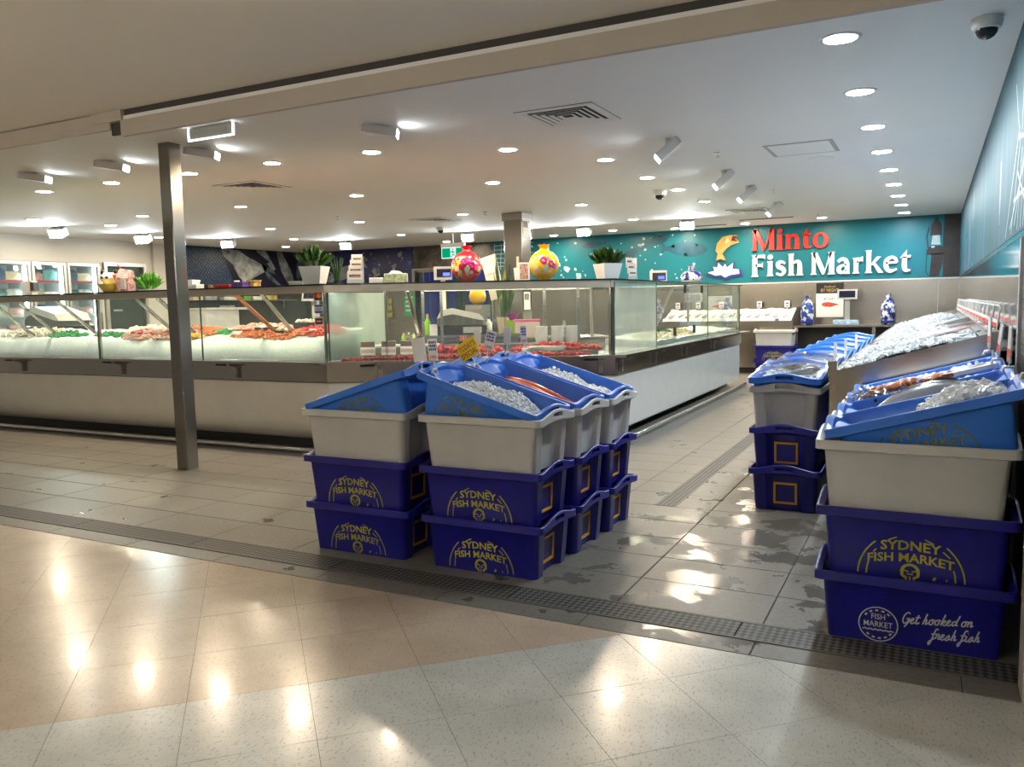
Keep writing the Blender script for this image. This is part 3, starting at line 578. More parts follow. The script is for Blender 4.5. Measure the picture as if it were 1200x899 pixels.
# ------------------------------------------------------------------ glass seafood counters (local frame: s along the front, t inwards, z up)
PANEL_W = mat('counter_white_panel', (.88, .84, .74), .20, var=.02); PANEL_G = mat('counter_grey_panel', (.60, .60, .57), .16, var=.02)
PLINTH = mat('dark_plinth', (.03, .028, .025), .5); TOPG = mat('dark_top_edge', (.02, .026, .024), .12)
CASE = lamp_mat('added_case_led', (1.0, .97, .88), 14.0); STEEL_B = mat('lightened_beam_steel', (.56, .51, .42), .38, .75, .04)  # beam steel lightened in colour for the bright floor it reflects
A2, B2, C2 = (-5.5, 6.5), (-2.95, 8.1), (-2.95, 14.45)
def counter(name, label, P0, P1, m0, m1, pw, panes, posts, rear_posts, struts, brackets, beam=True, fog=(), depth=1.05):
    P0, P1 = Vector(P0), Vector(P1); L = (P1 - P0).length; d = (P1 - P0)
    c = thing(name, label, 'display counter', (P0.x, P0.y, 0), math.atan2(d.y, d.x))
    def strip(nm, m, t0, t1, z0, z1, sa=0, sb=None):
        return MB().prism([(sa + t0 * m0, t0), ((L if sb is None else sb) - t0 * m1, t0), ((L if sb is None else sb) - t1 * m1, t1), (sa + t1 * m0, t1)], z0, z1).build(nm, m, c)
    prof = [(.05, .725), (.05, .40), (.056, .32), (.085, .22), (.14, .145), (.22, .105)] if pw is PANEL_W else [(.05, .725), (.05, .12), (.10, .105)]
    b = MB(); b.loft([[(t * m0, t, z), (L - t * m1, t, z)] for t, z in prof] , close=False); b.build('lower_panel', pw, c, 40)
    strip('plinth', PLINTH, .26, .95, .002, .10); strip('cabinet_body', STEEL_D, .30, depth, .10, .72)
    strip('fascia_band', STEEL, .02, .06, .735, .918); strip('ledge', STEEL, -.13, .075, .925, .952); strip('deck', STEEL_D, .076, depth, .735, .945)
    MB().tube([(-.0, -.06, .03), (L, -.06, .03)], .028, 8).build('kick_rail', CHROME, c, 60)
    for s_ in brackets:
        b = MB(); b.prism([(-.115, .924), (-.115, .90), (-.03, .885), (-.014, .86), (-.014, .76), (.018, .76), (.018, .924)], s_ - .02, s_ + .02); b.v = [(z, x, y) for x, y, z in b.v]; b.f = [f[::1] for f in b.f]
        b.build('bracket', STEEL_D, c); MB().tube([(s_ - .19, -.10, .908), (s_ - .05, -.10, .908)], .011, 6).build('bumper', BLACK, c)
    zt = 1.655 if beam else 1.733
    for i, (a, e) in enumerate(panes):
        b = MB(); b.poly([(a + .003, .05, .953), (e - .003, .05, .953), (e - .003, .05, zt), (a + .003, .05, zt)]); g = b.build('front_glass', GLASS_FOG if i in fog else GLASS, c)
        for q in (a + .003, e - .009): MB().box(q, q + .006, .046, .054, .953, zt).build('glass_edge', GLASS_E, g)
    if beam: strip('top_beam', STEEL_B, .03, .085, 1.655, 1.728)
    strip('top_shelf', GLASS, .02, .46, 1.7335, 1.7345); strip('shelf_edge', TOPG, .005, .02, 1.728, 1.744); strip('shelf_edge', TOPG, .46, .475, 1.728, 1.744)
    if beam: strip('added_case_light', CASE, .088, .110, 1.700, 1.706); strip('added_lamp_shield', STEEL_D, .086, .125, 1.708, 1.722)  # light strip and shield added behind the beam to brighten the ice
    for s_ in posts: MB().box(s_ - .014, s_ + .014, .058, .086, .953, zt).build('post', STEEL, c)
    for s_ in rear_posts: MB().box(s_ - .016, s_ + .016, .90, .932, .945, 1.70).build('post', STEEL_D, c)
    if rear_posts: MB().box(min(rear_posts), max(rear_posts), .90, .93, 1.66, 1.70).build('rear_beam', STEEL, c)
    for s_, ds, m in struts:
        MB().tube([(s_, .10, 1.66), (s_ + ds, .42, 1.16)], .022, 6).build('strut', m, c)
    return c, L
COPPER = mat('copper_tone_metal', (.42, .13, .05), .3, .8)
LP0 = (-13.4, 6.5)
def sl(x): return x + 13.4
c1, L1 = counter('seafood_counter', 'long glass seafood counter with white base, behind the square pillar', LP0, A2, 0, .288, PANEL_W,
    [(sl(-13.4), sl(-11.5)), (sl(-11.5), sl(-9.07)), (sl(-9.07), sl(-7.3)), (sl(-7.3), sl(-5.52))], [sl(-9.07)], [],
    [(sl(-12.9), .35, STEEL), (sl(-11.25), .4, STEEL), (sl(-10.7), .38, STEEL), (sl(-9.9), .4, STEEL), (sl(-8.42), .38, STEEL), (sl(-8.05), .35, STEEL), (sl(-6.8), .37, COPPER), (sl(-6.42), .2, STEEL)],
    [sl(-12.4), sl(-10.55), sl(-8.62), sl(-6.75)])
c2, L2 = counter('seafood_counter', 'angled middle glass counter carrying the red and yellow vases', A2, B2, .288, .553, PANEL_W,
    [(.0, .62), (.62, 1.85), (1.85, 3.0)], [.004, 2.995], [.98, 1.19, 2.37, 2.76], [(.85, .1, STEEL)], [.55, 1.7, 2.84])
c3, L3 = counter('seafood_counter', 'glass counter with grey base running back along the aisle', B2, C2, .553, 0, PANEL_G,
    [(0.02, 1.55), (1.55, 4.1), (4.1, 6.34)], [.01, 6.335], [1.6, 4.2, 6.2], [(2.4, .3, STEEL_D)], [.15, 1.35, 2.7, 4.3], beam=False, fog=(0,))
# misted glass partition between the first two counters, end pane of the aisle counter
pt = thing('glass_partition', 'misted glass partition pane set across the counter left of the crates', 'glass panel', (-5.5, 6.58, .955))
MB().poly([(0, 0, 0), (0, .97, 0), (0, .97, .70), (0, 0, .70)]).build('pane', GLASS_FOG, pt); MB().box(-.006, .006, -.012, 0, 0, .70).build('edge', GLASS_E, pt); MB().box(-.016, .016, .97, 1.0, 0, .72).build('post', STEEL, pt)
pe = thing('glass_partition', 'glass end pane closing the far end of the aisle counter', 'glass panel', (-2.99, 14.43, .955))
MB().poly([(0, 0, 0), (-.9, 0, 0), (-.9, 0, .77), (0, 0, .77)]).build('pane', GLASS, pe); MB().box(-.006, 0, -.006, .006, 0, .77).build('edge', GLASS_E, pe)
for y, z in ((8.25, 1.66), (10.95, 1.66), (11.87, 1.66)):
    pass
for k, (s_, z) in enumerate(((0.05, 1.655), (2.85, 1.655), (3.75, 1.655), (2.35, 1.10), (3.32, 1.10))):
    MB().box(s_ - .035, s_ + .035, .040, .062, z - .055, z + .055).build('glass_clip', BLACK, c3)
# card stickers on the partition corner
def sticker(x, z, fn, lab):
    s_ = thing('sticker', lab, 'sticker', (x, 6.545, z)); MB().box(-.055, .055, -.0012, 0, -.045, .045).build('backing', PAPER, s_); fn(s_); return s_
def st1(p):
    MB().box(-.05, .05, -.002, -.0013, -.04, .04).build('print', mat('navy_print', (.02, .02, .08), .4), p)
    b = MB(); b.at(Matrix.Rotation(PI / 2, 4, 'X')); b.disc((-.015, .005, .0024), .028); b.build('print', mat('red_disc', (.75, .02, .01), .4), p)
    b = MB(); b.at(Matrix.Rotation(PI / 2, 4, 'X')); b.disc((.017, .005, .0028), .028); b.build('print', mat('amber_disc', (.9, .35, .01), .4), p)
def st2(p):
    MB().box(-.05, .05, -.002, -.0013, .022, .04).box(-.05, .05, -.002, -.0013, -.04, -.022).build('print', BLUE_INK, p)
    b = MB(); add_text(b, 'VISA', lambda x, y: (x, -.0022, y - .015), .04, .015); b.build('print', BLUE_INK, p)
def st3(p): MB().box(-.048, .048, -.002, -.0013, -.03, .03).build('print', mat('maroon_print', (.22, .01, .015), .4), p); MB().box(-.03, .03, -.0028, -.002, -.006, .006).build('print', PAPER, p)
sticker(-5.60, 1.62, st1, 'card sticker with red and orange discs, top of three on the glass'); sticker(-5.60, 1.49, st2, 'white and blue card sticker, middle of three on the glass'); sticker(-5.60, 1.365, st3, 'white and maroon card sticker, lowest of three on the glass')

# ---- ice and seafood inside the counters
def heightfield(name, m, s0, s1, t0, t1, fz, ns, nt, base, parent=None, loc=(0, 0, 0), rz=0, smooth=70, slant=0.0):
    b = MB(); g = [[b.pt((s0 + (s1 - s0) * i / ns, t0 + (t1 - t0) * j / nt, fz(s0 + (s1 - s0) * i / ns, t0 + (t1 - t0) * j / nt))) for j in range(nt + 1)] for i in range(ns + 1)]
    for i in range(ns):
        for j in range(nt): b.face((g[i][j], g[i + 1][j], g[i + 1][j + 1], g[i][j + 1]))
    lo = [b.pt((s0 + (s1 - s0) * i / ns, t0 - slant, base)) for i in range(ns + 1)]
    for i in range(ns): b.face((lo[i], lo[i + 1], g[i + 1][0], g[i][0]))
    for e in (0, ns):
        lo2 = [b.pt((s0 + (s1 - s0) * e / ns, t0 + (t1 - t0) * j / nt, base)) for j in range(nt + 1)]
        for j in range(nt): b.face((lo2[j], lo2[j + 1], g[e][j + 1], g[e][j]))
    o = b.build(name, m, parent, smooth); o.location = loc; o.rotation_euler = (0, 0, rz); return o
def n3(x, y, z=0.0): return mnoise.noise(Vector((x, y, z)))
def ice_z(s, t): return 1.135 + .035 * n3(s * 1.7, t * 3) + .02 * n3(s * 9, t * 9) + .13 * min(1, max(0, (t - .08) / .6))
o = heightfield('ice_bed', ICE_BED, .3, sl(-5.60), .175, .80, ice_z, 260, 26, .955, loc=(LP0[0], LP0[1], 0), slant=.088); tag(o, 'long bank of crushed ice pressed against the left counter glass', 'ice', kind='stuff')
PR = {'orange': mat('orange_prawns', (.80, .22, .07), .25, var=.2, vscale=30), 'red': mat('red_prawns', (.70, .06, .035), .25, var=.2, vscale=30), 'pink': mat('pink_seafood', (.78, .42, .34), .25, var=.15, vscale=30), 'cream': mat('cream_seafood', (.82, .72, .58), .3, var=.1, vscale=30), 'yellow': mat('yellow_seafood', (.85, .50, .08), .3)}
def pile(name, label, cat, m, cs, ct, rs, rt, n, h=.05, size=.035, P0=LP0, rz=0, fz=ice_z, kindstuff=True, lumpy=False):
    b = MB()
    for _ in range(n):
        a, r = rnd.random() * 6.28, math.sqrt(rnd.random()); s, t = cs + rs * r * math.cos(a), ct + rt * r * math.sin(a); z = fz(s, t) + h * (1 - r * r) * rnd.random() + .008
        if lumpy: lump(b, (s, t, z), size * rnd.uniform(.5, 1), .35)
        else:
            th = rnd.random() * 6.28; P = []
            for k in range(4): u = k / 3 - .5; P.append((s + math.cos(th) * u * size * 2.2, t + math.sin(th) * u * size * 2.2, z + .018 * (1 - 4 * u * u)))
            b.tube(P, .01, 5, [size * .35, size * .36, size * .26, size * .1])
    o = b.build(name, m, None, 60); o.location = (P0[0], P0[1], 0); o.rotation_euler = (0, 0, rz); return tag(o, label, cat, kind='stuff' if kindstuff else None)
pile('prawn_pile', 'mound of orange cooked prawns on ice right of the square pillar', 'prawns', PR['orange'], sl(-6.55), .42, .62, .24, 330)
pile('prawn_pile', 'mound of red cooked prawns beside the copper strut', 'prawns', PR['red'], sl(-6.0), .50, .35, .2, 150)
pile('prawn_pile', 'pink mound of seafood along the ice left of the pillar', 'prawns', PR['pink'], sl(-8.4), .38, .62, .2, 260)
pile('prawn_pile', 'orange mound of prawns just left of the square pillar', 'prawns', PR['orange'], sl(-8.0), .52, .5, .2, 220)
pile('seafood_pile', 'small yellow heap of seafood left of the square pillar', 'seafood', PR['yellow'], sl(-7.75), .30, .16, .10, 60)
pile('seafood_pile', 'cream heap of seafood beneath the panda hamper', 'seafood', PR['cream'], sl(-8.85), .62, .45, .2, 120, lumpy=True)
pile('seafood_pile', 'pale pink heap of seafood behind the orange prawns', 'seafood', PR['pink'], sl(-6.9), .68, .5, .12, 120)
pile('seafood_pile', 'cream fillets on ice at the far left of the counter', 'seafood', PR['cream'], sl(-11.0), .5, .7, .2, 140, lumpy=True)
pile('garnish', 'green parsley garnish on ice in front of the white cash register', 'garnish', mat('bright_green_garnish', (.01, .30, .07), .5, var=.3, vscale=20), sl(-10.15), .40, .36, .12, 160, .07, .03, lumpy=True)
pile('garnish', 'green parsley garnish along the ice near the mullion', 'garnish', mat('bright_green_garnish', (.01, .30, .07), .5), sl(-9.35), .42, .3, .08, 110, .04, .025, lumpy=True)
pile('garnish', 'dark green garnish strip behind the pillar', 'garnish', mat('bright_green_garnish', (.01, .30, .07), .5), sl(-7.4), .50, .28, .06, 90, .04, .025, lumpy=True)
pile('seafood_pile', 'bright red heap of roe on ice right of the mullion', 'seafood', PR['red'], sl(-8.75), .40, .22, .1, 90, .06, .03, lumpy=True)
RED_TRAY = mat('red_tray', (.55, .015, .02), .3)
def tray(name, x, t, w, d, h, m, label, cat, P0=LP0, rz=0, z=None, fill=None, n=60, fs=.03):
    zz = (ice_z(x, t) if z is None else z); ca, sa = math.cos(rz), math.sin(rz)
    o = thing(name, label, cat, (P0[0] + x * ca - t * sa, P0[1] + x * sa + t * ca, zz - .008), rz)
    b = MB(); r = lambda a, e, zt: [(-a, -e, zt), (a, -e, zt), (a, e, zt), (-a, e, zt)]
    b.loft([r(w / 2 * .9, d / 2 * .9, 0), r(w / 2, d / 2, h), r(w / 2 - .008, d / 2 - .008, h), r(w / 2 * .88, d / 2 * .88, .006)]); b.build('body', m, o)
    if fill is not None:
        b = MB()
        for _ in range(n): lump(b, (rnd.uniform(-w * .4, w * .4), rnd.uniform(-d * .38, d * .38), h * .75 + rnd.random() * h * .5), fs * rnd.uniform(.6, 1), .35)
        q = b.build('filling', fill, o, 60); q['kind'] = 'stuff'
    return o
tray('red_tray', sl(-7.0), .60, .9, .18, .045, RED_TRAY, 'long red plastic tray on ice behind the orange prawns', 'tray', fill=PR['pink'])
tray('black_bowl', sl(-6.78), .52, .20, .18, .09, BLACK, 'black bowl of white pieces left of the copper strut', 'bowl', fill=PR['cream'], n=30)
tray('black_bowl', sl(-6.28), .60, .20, .18, .09, BLACK, 'black bowl of white pieces right of the copper strut', 'bowl', fill=PR['cream'], n=30)
tray('black_bowl', sl(-6.45), .40, .17, .15, .06, BLACK, 'low black bowl in front, at the foot of the copper strut', 'bowl', fill=PR['cream'], n=24)
for i, (x, t) in enumerate(((-7.05, .32), (-8.3, .40), (-6.0, .42))):
    s_ = thing('price_ticket', ('white price ticket lying on the prawns left of the black bowls', 'white price ticket lying on the pink seafood left of the pillar', 'white price ticket lying on the red prawns by the partition')[i], 'price tag', (x, 6.5 + t, ice_z(sl(x), t) + .045), 0, rot=(-.9, 0, 0)); MB().box(-.075, .075, -.004, 0, -.03, .03).build('card', PAPER, s_)
# second counter: shelf trays, red lining, small ice corner
RZ2 = math.atan2(1.6, 2.55)
def on2(s, t): return (A2[0] + s * math.cos(RZ2) - t * math.sin(RZ2), A2[1] + s * math.sin(RZ2) + t * math.cos(RZ2))
REDL = mat('red_lettuce_lining', (.62, .015, .03), .5, var=.3, vscale=25)
pile('red_lining', 'frilly red lining along the front of the middle counter', 'lining', REDL, 1.45, .13, 1.3, .035, 420, .03, .028, A2, RZ2, lambda s, t: .948, True, True)
pile('red_lining', 'frilly red lining heaped behind the crate island price tags', 'lining', REDL, 1.35, .45, .55, .06, 220, .07, .035, A2, RZ2, lambda s, t: .99, True, True)
pile('red_lining', 'frilly red lining beside the white boxes near the counter corner', 'lining', REDL, 2.45, .45, .5, .06, 220, .07, .035, A2, RZ2, lambda s, t: .99, True, True)
st = thing('display_step', 'low stainless display step inside the middle glass counter', 'shelf', (A2[0], A2[1], 0), RZ2)
MB().prism([(.35, .17), (2.85, .17), (2.6, .5), (.35, .5)], .946, .995).build('step', STEEL, st); MB().prism([(.4, .5), (2.6, .5), (2.5, .88), (.4, .88)], .946, 1.06).build('step', STEEL_D, st)
o = heightfield('ice_heap', ICE_BED, .10, .62, .52, .88, lambda s, t: 1.02 + .10 * max(0, 1 - abs(s - .2) * 2) + .015 * n3(s * 20, t * 20), 24, 14, .95, loc=(A2[0], A2[1], 0), rz=RZ2); tag(o, 'heap of crushed ice behind the misted partition pane', 'ice', kind='stuff')
for k, (s, lab) in enumerate(((.40, 'leftmost'), (.62, 'middle'), (.82, 'rightmost'))):
    x, y = on2(s, .30); p = thing('meal_pack', f'{lab} of three white packs with a brown label leaning on the middle counter', 'food pack', (x, y, .995), RZ2, rot=(-.35, 0, RZ2))
    MB().box(-.075, .075, 0, .03, 0, .15).build('pack', PAPER, p); MB().box(-.075, .075, -.002, 0, .085, .145).build('label', mat('brown_label', (.16, .08, .06), .4), p); MB().box(-.07, .07, -.002, 0, .02, .06).build('label', mat('pink_label', (.66, .42, .38), .4), p)
x, y = on2(.78, .62); p = thing('cutting_board', 'cream cutting board lying behind the three white packs', 'board', (x, y, 1.06), RZ2); MB().box(-.38, .38, -.1, .1, 0, .02).build('board', mat('cream_board', (.80, .72, .60), .5), p)
pile('garnish', 'small green garnish beside the three white packs', 'garnish', LEAF, .98, .36, .09, .06, 50, .05, .03, A2, RZ2, lambda s, t: .995, True, True)
x, y = on2(1.42, .33); p = thing('pen_pot', 'black pot with orange handles standing in the middle counter', 'pot', (x, y, .995), RZ2)
MB().lathe([(.05, 0), (.06, .12), (.052, .12), (.045, .01)], 14).build('pot', BLACK, p, 40)
for k in range(3): MB().tube([(-.02 + .02 * k, 0, .05), (-.03 + .025 * k, .01, .18)], .009, 6).build('handle', mat('orange_handle', (.75, .2, .08), .4), p)
for k, (s, w, h, lab) in enumerate(((2.28, .46, .022, 'flat white paper stack lying near the counter corner'), (2.32, .40, .018, 'smaller white paper stack on top of the flat stack'))):
    x, y = on2(s, .45); p = tag(MB().box(-w / 2, w / 2, -.12, .12, 0, h).build('paper_stack', PAPER), lab, 'paper'); p.location = (x, y, .996 + (0 if k == 0 else .023)); p.rotation_euler = (0, 0, RZ2 + .1 * k)
for k, (s, lab) in enumerate(((2.30, 'left'), (2.48, 'middle'), (2.64, 'right'))):
    x, y = on2(s, .66); p = thing('plastic_tub_stack', f'{lab} stack of clear white takeaway tubs by the counter corner', 'tubs', (x, y, 1.06), RZ2)
    for q in range(4): MB().lathe([(.062, .045 * q), (.072, .045 * q + .05), (.07, .05 + .045 * q), (.058, .045 * q + .004)], 14).build('tub', mat('clear_tub', (.78, .76, .70), .3), p, 40)
# aisle counter: ice and pale seafood
def ice3(s, t): return 1.00 + .02 * n3(s * 6, t * 6) + .05 * t
o = heightfield('ice_bed', ICE_BED, 1.7, 6.25, .085, .85, ice3, 90, 14, .955, loc=(B2[0], B2[1], 0), rz=PI / 2); tag(o, 'crushed ice bed inside the aisle counter', 'ice', kind='stuff')
pile('seafood_pile', 'cream shellfish heap in the aisle counter', 'seafood', PR['cream'], 2.6, .4, .7, .25, 160, .06, .03, B2, PI / 2, ice3, True, True)
pile('seafood_pile', 'pale yellow heap of shellfish further back in the aisle counter', 'seafood', mat('pale_shell', (.74, .62, .38), .4), 3.7, .4, .35, .22, 90, .06, .03, B2, PI / 2, ice3, True, True)
pile('garnish', 'green garnish among the shellfish of the aisle counter', 'garnish', LEAF, 3.3, .5, .12, .1, 40, .05, .03, B2, PI / 2, lambda s, t: 1.05, True, True)

# ------------------------------------------------------------------ crates and tubs
ZR, PITCH = .305, .29
LX0, LX1, LXR, WY0, WY1, WYR = .332, .352, .388, .205, .222, .247
def outline(hx, hy, r, rec, ny=15):
    P = []
    def corner(cx, cy, a0):
        for k in range(4): a = a0 + PI / 2 * k / 3; P.append((cx + r * math.cos(a), cy + r * math.sin(a), 0))
    def end(sg):
        for k in range(ny):
            y = sg * (-1 + 2 * k / (ny - 1)) * (hy - r - .004); a = abs(y); x = hx - rec * (1 if a < .098 else max(0, 1 - (a - .098) / .012)); P.append((sg * x, y, 1))
    corner(hx - r, -hy + r, -PI / 2); end(1); corner(hx - r, hy - r, 0); corner(-hx + r, hy - r, PI / 2); end(-1); corner(-hx + r, -hy + r, PI)
    return P
def crate_bm(h=ZR, bx=LX0, hole=True):
    b = MB(); arch = lambda p: .034 * max(0, math.cos(min(1, abs(p[1]) / .20) * PI / 2)) ** 1.4 if p[2] else 0
    O = lambda hx, hy, r, rec, z, ak=0.0: [(x, y, z + ak * arch((x, y, e))) for x, y, e in outline(hx, hy, r, rec)]
    flag = outline(LX0, WY0, .03, 0); zl = h - .040
    R = [O(bx, WY0, .03, .034, 0), O(LX1 - (LX0 - bx) * .6, WY1, .03, .040, zl - .012), O(LX1 + .004, WY1 + .004, .03, 0, zl - .006), O(LXR, WYR, .028, 0, zl, .45),
         O(LXR, WYR, .028, 0, zl + .013, .62), O(LXR, WYR, .028, 0, zl + .030, .80), O(LXR, WYR, .028, 0, h - .003, 1.0), O(LXR - .003, WYR - .003, .028, 0, h, 1.0),
         O(LXR - .012, WYR - .012, .026, 0, h, 1.0), O(LX1 + .006, WY1 + .006, .026, 0, h - .012, .9), O(LX1 + .004, WY1 + .003, .026, 0, zl + .013, .62), O(LX1 - .004 - (LX0 - bx) * .6, WY1 - .003, .026, .040, zl - .012), O(bx - .005, WY0 - .005, .026, .034, .008)]
    ids = [[b.pt(p) for p in r] for r in R]; n = len(R[0])
    inhole = [bool(flag[j][2] and flag[(j + 1) % n][2] and abs(flag[j][1]) < .056 and abs(flag[(j + 1) % n][1]) < .056) for j in range(n)]
    for i, (a, c) in enumerate(zip(ids, ids[1:])):
        for j in range(n):
            if hole and i == 4 and inhole[j]:
                k = (j + 1) % n; q1, q2, q3, q4 = a[j], a[k], c[k], c[j]
                ins = [b.pt(Vector(b.v[q]) * 1.0 + Vector((-.022 if b.v[q][0] > 0 else .022, 0, 0))) for q in (q1, q2, q3, q4)]
                b.face((q1, q2, ins[1], ins[0])); b.face((q4, ins[3], ins[2], q3))
                if not inhole[j - 1]: b.face((q1, ins[0], ins[3], q4))
                if not inhole[k]: b.face((q2, q3, ins[2], ins[1]))
            else: b.face((a[j], a[(j + 1) % n], c[(j + 1) % n], c[j]))
    b.face(ids[0][::-1]); b.face(ids[-1]); return b
def hy_at(z, h=ZR): return WY0 + (WY1 - WY0) * z / (h - .052) + .0016
def side(u, v, h=ZR): return (u, -hy_at(v, h), v)
def arc_pts(cx, cy, rx, ry, a0, a1, n=14): return [Vector((cx + rx * math.cos(a0 + (a1 - a0) * k / n), cy + ry * math.sin(a0 + (a1 - a0) * k / n))) for k in range(n + 1)]
def market_logo(h=ZR, cx=-.01, cy=.03, k=1.0, lo=None):
    b = MB()
    def rib(P, w):
        for q in ribbon2d(P, w): b.poly([side(cx + p.x * k * 1.22, cy + p.y * k, h) for p in q])
    def bend(a): return lambda x, y, : side(cx + x * k * 1.22, cy + (y - a * x * x) * k, h)
    def word(t, y0, wd, sz, a): add_text(b, t, lambda x, y: side(cx + x * k * 1.22, cy + (y + y0 - a * x * x) * k, h), sz, .020, 0, wd)
    word('SYDNEY', .108, .190, .058, .9); word('FISH MARKET', .056, .272, .054, .95)
    for sg in (1, -1):
        m = lambda P: [Vector((p.x * sg, p.y)) for p in P]
        rib(m(arc_pts(0, -.02, .168, .205, .03, PI * .27)), .0055); rib(m(arc_pts(0, -.02, .140, .19, .03, PI * .10, 6)), .005); rib(m(arc_pts(0, -.02, .140, .19, PI * .33, PI * .40, 6)), .005)
    rib([Vector((.100, .115)), Vector((.122, .090))], .005); rib([Vector((-.118, .085)), Vector((-.108, .100))], .005)
    # small emblem under the words
    e = -.022; rib(arc_pts(0, .038 + e, .025, .028, -.1, PI * 1.03, 10), .011); rib([Vector((-.026, .04 + e)), Vector((-.025, .018 + e)), Vector((-.012, .006 + e))], .010); rib([Vector((.026, .04 + e)), Vector((.025, .018 + e)), Vector((.012, .006 + e))], .010)
    rib([Vector((-.018, .040 + e)), Vector((-.005, .034 + e))], .005); rib([Vector((.005, .034 + e)), Vector((.018, .040 + e))], .005); rib([Vector((-.010, .024 + e)), Vector((.010, .024 + e))], .005)
    for x in (-.012, 0, .012): rib([Vector((x, .014 + e)), Vector((x, -.004 + e))], .0055)
    rib([Vector((.072, -.014)), Vector((.079, .0))], .009); rib([Vector((.112, -.012)), Vector((.114, -.004))], .005)
    return b
SCRIPT = {  # single-stroke brush letters, unit = x-height
 'G': [[(.95, 1.75), (.6, 2.0), (.2, 1.5), (.1, .7), (.35, .1), (.75, .3), (.95, .9)], [(.55, .9), (1.0, .95), (.9, .2), (.55, -.55)]], 'e': [[(0, .3), (.35, .6), (.45, .95), (.2, .9), (.1, .4), (.3, .05), (.75, .35)]],
 't': [[(.3, 1.6), (.15, .4), (.3, .05), (.65, .35)], [(-.05, 1.1), (.6, 1.2)]], 'h': [[(.4, 1.9), (.15, .0)], [(.18, .5), (.5, .95), (.55, .5), (.55, .1), (.85, .35)]], 'o': [[(.5, .95), (.15, .7), (.15, .15), (.5, .1), (.62, .6), (.5, .95), (.85, .85)]],
 'k': [[(.4, 1.9), (.12, .0)], [(.2, .5), (.6, .95), (.55, .6), (.25, .5), (.6, .05), (.85, .3)]], 'd': [[(.55, .9), (.15, .7), (.15, .1), (.5, .25), (.62, .8)], [(.85, 1.9), (.6, .3), (.9, .3)]], 'n': [[(.1, .95), (.1, .0)], [(.12, .5), (.45, .95), (.55, .6), (.52, .1), (.85, .35)]],
 'f': [[(.85, 1.75), (.55, 1.9), (.35, 1.0), (.2, -.5), (.0, -.9), (-.05, -.4), (.4, .1), (.7, .4)], [(.0, .95), (.75, 1.05)]], 'r': [[(.05, .2), (.25, 1.0), (.5, .85), (.45, .2), (.75, .3)]], 's': [[(.0, .15), (.4, .95), (.5, .4), (.25, .02), (.0, .12)], [(.45, .2), (.75, .35)]], 'i': [[(.2, .95), (.12, .2), (.35, .05), (.6, .35)], [(.3, 1.35), (.33, 1.42)]]}
SW = {'G': 1.15, 'e': .72, 't': .62, 'h': .85, 'o': .82, 'k': .82, 'd': .88, 'n': .85, 'f': .66, 'r': .68, 's': .70, 'i': .52, ' ': .4}
def script_logo():
    b = MB(); h = ZR
    def rib(P, w):
        for q in ribbon2d(P, w): b.poly([side(p.x, p.y, h) for p in q])
    def line(txt, x, y, u, slope=.06):
        for ch in txt:
            for st in SCRIPT.get(ch, []):
                P = cat_rom([Vector((x + (p[0] + .22 * p[1]) * u, y + p[1] * u + slope * (x - X0))) for p in st], 5); rib(P, .0056)
            x += SW[ch] * u * 1.02
    X0 = -.035; line('Get hooked on', -.035, .105, .0265, .10); line('fresh fish', .075, .040, .0265, .10)
    cx, cy = -.125, .085
    rib(arc_pts(cx, cy, .077, .077, 0, 2 * PI, 40), .005)
    def word(t, y0, wd, sz, a=0): add_text(b, t, lambda x, y: side(cx + x, cy + y0 + y - a * x * x, h), sz, .01, 0, wd)
    word('FISH', .022, .055, .036); word('MARKET', -.012, .115, .036)
    rib([Vector((cx - .062 + .0103 * k, cy - .028 + .004 * (k % 2))) for k in range(13)], .006)
    for k in range(16):
        a = 2 * PI * k / 16 + .1
        if abs(math.sin(a)) > .5: p = Vector((cx + .063 * math.cos(a), cy + .063 * math.sin(a))); t = Vector((-math.sin(a), math.cos(a))) * .006; rib([p - t, p + t], .008)
    return b
def frame_bm():
    out = []
    for sg in (1, -1):
        b = MB().at(Matrix.Rotation(0 if sg > 0 else PI, 4, 'Z')); out.append(b)
        def X(z): return LX0 - .034 + (LX1 - .040 - LX0 + .034) * z / (ZR - .052)
        F = lambda y, z, o: (X(z) + o, y, z)
        O_, I_ = [(-.08, .045), (.08, .045), (.08, .20), (-.08, .20)], [(-.066, .060), (.066, .060), (.066, .185), (-.066, .185)]
        b.loft([[F(y, z, -.001) for y, z in O_], [F(y, z, .006) for y, z in O_], [F(y, z, .006) for y, z in I_], [F(y, z, -.001) for y, z in I_]], cap0=False, cap1=False)
    return out
proto = {}
BM_CRATE = crate_bm(); TUB_H = .265
def mk_crate(kind):
    r = thing('fish_crate' if kind != 'tub' else 'fish_tub', 'x', 'crate' if kind != 'tub' else 'tub')
    if kind == 'tub':
        crate_bm(TUB_H, .300).build('shell', TUB_BLUE, r, 35); market_logo(TUB_H, -.03, .045).build('printed_logo', OLIVE_PRINT, r)['kind'] = 'stuff'
    elif kind == 'white': BM_CRATE.build('shell', WHITE_BIN, r, 35)
    else:
        BM_CRATE.build('shell', BLUE_BIN, r, 35)
        if kind == 'blue': o = market_logo().build('printed_logo', YEL_PRINT, r)
        else: o = script_logo().build('printed_logo', WHITE_PRINT, r)
        o['kind'] = 'stuff'
        for fb in frame_bm(): fb.build('label_frame', YEL_FRAME, r)
    return r
def put(kind, loc, rz, label, tilt=0.0, group=None):
    if kind not in proto: r = proto[kind] = mk_crate(kind)
    else: r = copy_tree(proto[kind])
    r.location = loc; r.rotation_euler = (0, tilt, rz); r['label'] = label
    if group: r['group'] = group
    return r
KN = {'blue': 'dark blue crate', 'script': 'dark blue crate', 'white': 'milky white crate', 'tub': 'bright blue tub'}
LV = ('on the floor', 'second from the floor', 'on top of two blue crates', 'tilted on top')
